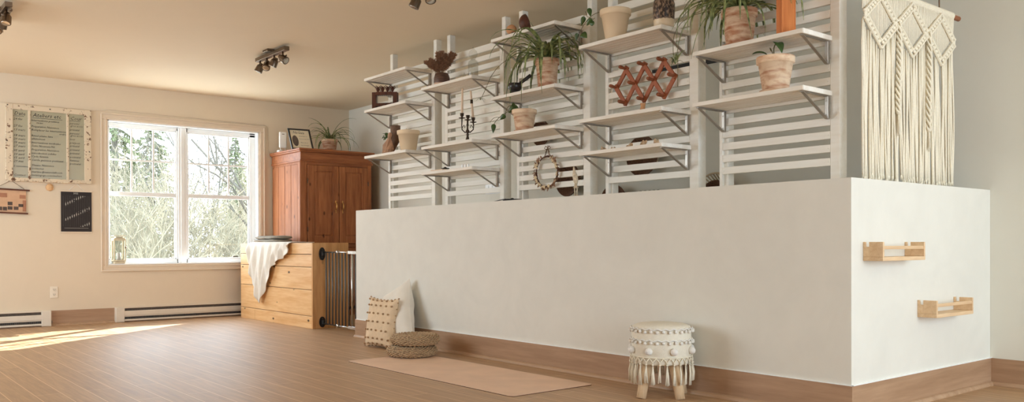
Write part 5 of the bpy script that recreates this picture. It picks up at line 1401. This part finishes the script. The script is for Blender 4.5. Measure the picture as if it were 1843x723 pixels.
bush((6.9, 22.0, GZ), 6.0, 203, 'thin bare tree rising beside the window mullion', m_twigd, stems=4, depth=5, spread=.45, r0=.03, kind='bare_tree', cat='tree')

# ------------------------------------------------------------------ light
wd = bpy.data.worlds.new('sky'); scn.world = wd; wd.use_nodes = True
nt = wd.node_tree; bg = nt.nodes['Background']; bg.inputs[1].default_value = 5.0
tc = nt.nodes.new('ShaderNodeTexCoord'); dp = nt.nodes.new('ShaderNodeVectorMath'); dp.operation = 'DOT_PRODUCT'; dp.inputs[1].default_value = (.12, .97, .15)
nt.links.new(tc.outputs['Generated'], dp.inputs[0]); rp = nt.nodes.new('ShaderNodeValToRGB'); nt.links.new(dp.outputs['Value'], rp.inputs[0])
rp.color_ramp.elements[0].position = .1; rp.color_ramp.elements[0].color = (.89, 1.07, 1.23, 1); rp.color_ramp.elements[1].position = .75; rp.color_ramp.elements[1].color = (1.35, 1.56, 1.76, 1)
nt.links.new(rp.outputs[0], bg.inputs[0])
sun = bpy.data.lights.new('sun', 'SUN'); sun.energy = 24; sun.angle = math.radians(.4); sun.color = (1, .94, .85)
so = bpy.data.objects.new('sun', sun); COL.objects.link(so); so.rotation_euler = V((-.83, -.66, -.63)).to_track_quat('-Z', 'Y').to_euler()
def area(name, loc, direction, sx_, sy_, power, col, portal=False):
    l = bpy.data.lights.new(name, 'AREA'); l.shape = 'RECTANGLE'; l.size = sx_; l.size_y = sy_; l.energy = power; l.color = col
    if portal: l.cycles.is_portal = True
    o = bpy.data.objects.new(name, l); COL.objects.link(o); o.location = loc; o.rotation_euler = V(direction).to_track_quat('-Z', 'Y').to_euler(); return o
area('portal_window', ((WX0+WX1)/2, YW+.14, (WZ0+WZ1)/2), (0, -1, 0), WX1-WX0, WZ1-WZ0, 1, (1,1,1), True)
for k, (a, b) in enumerate(LW): area('portal_left', (XL-.14, (a+b)/2, 1.435), (1, 0, 0), b-a, 1.77, 1, (1, 1, 1), True)
area('portal_front', ((FX0+FX1)/2, YF-.14, 1.21), (0, 1, 0), FX1-FX0, 2.22, 1, (1, 1, 1), True)
scn.cycles.use_denoising = True
try: scn.cycles.denoiser = 'OPENIMAGEDENOISE'
except Exception: pass
scn.cycles.max_bounces = 10; scn.cycles.diffuse_bounces = 6; scn.cycles.transparent_max_bounces = 16; scn.cycles.sample_clamp_indirect = 6
scn.cycles.caustics_reflective = False; scn.cycles.caustics_refractive = False
scn.cycles.use_adaptive_sampling = True; scn.cycles.adaptive_threshold = .015
vs_ = scn.view_settings; vs_.view_transform = 'Standard'; vs_.look = 'None'; vs_.exposure = 0.18; vs_.gamma = 1; vs_.use_curve_mapping = False
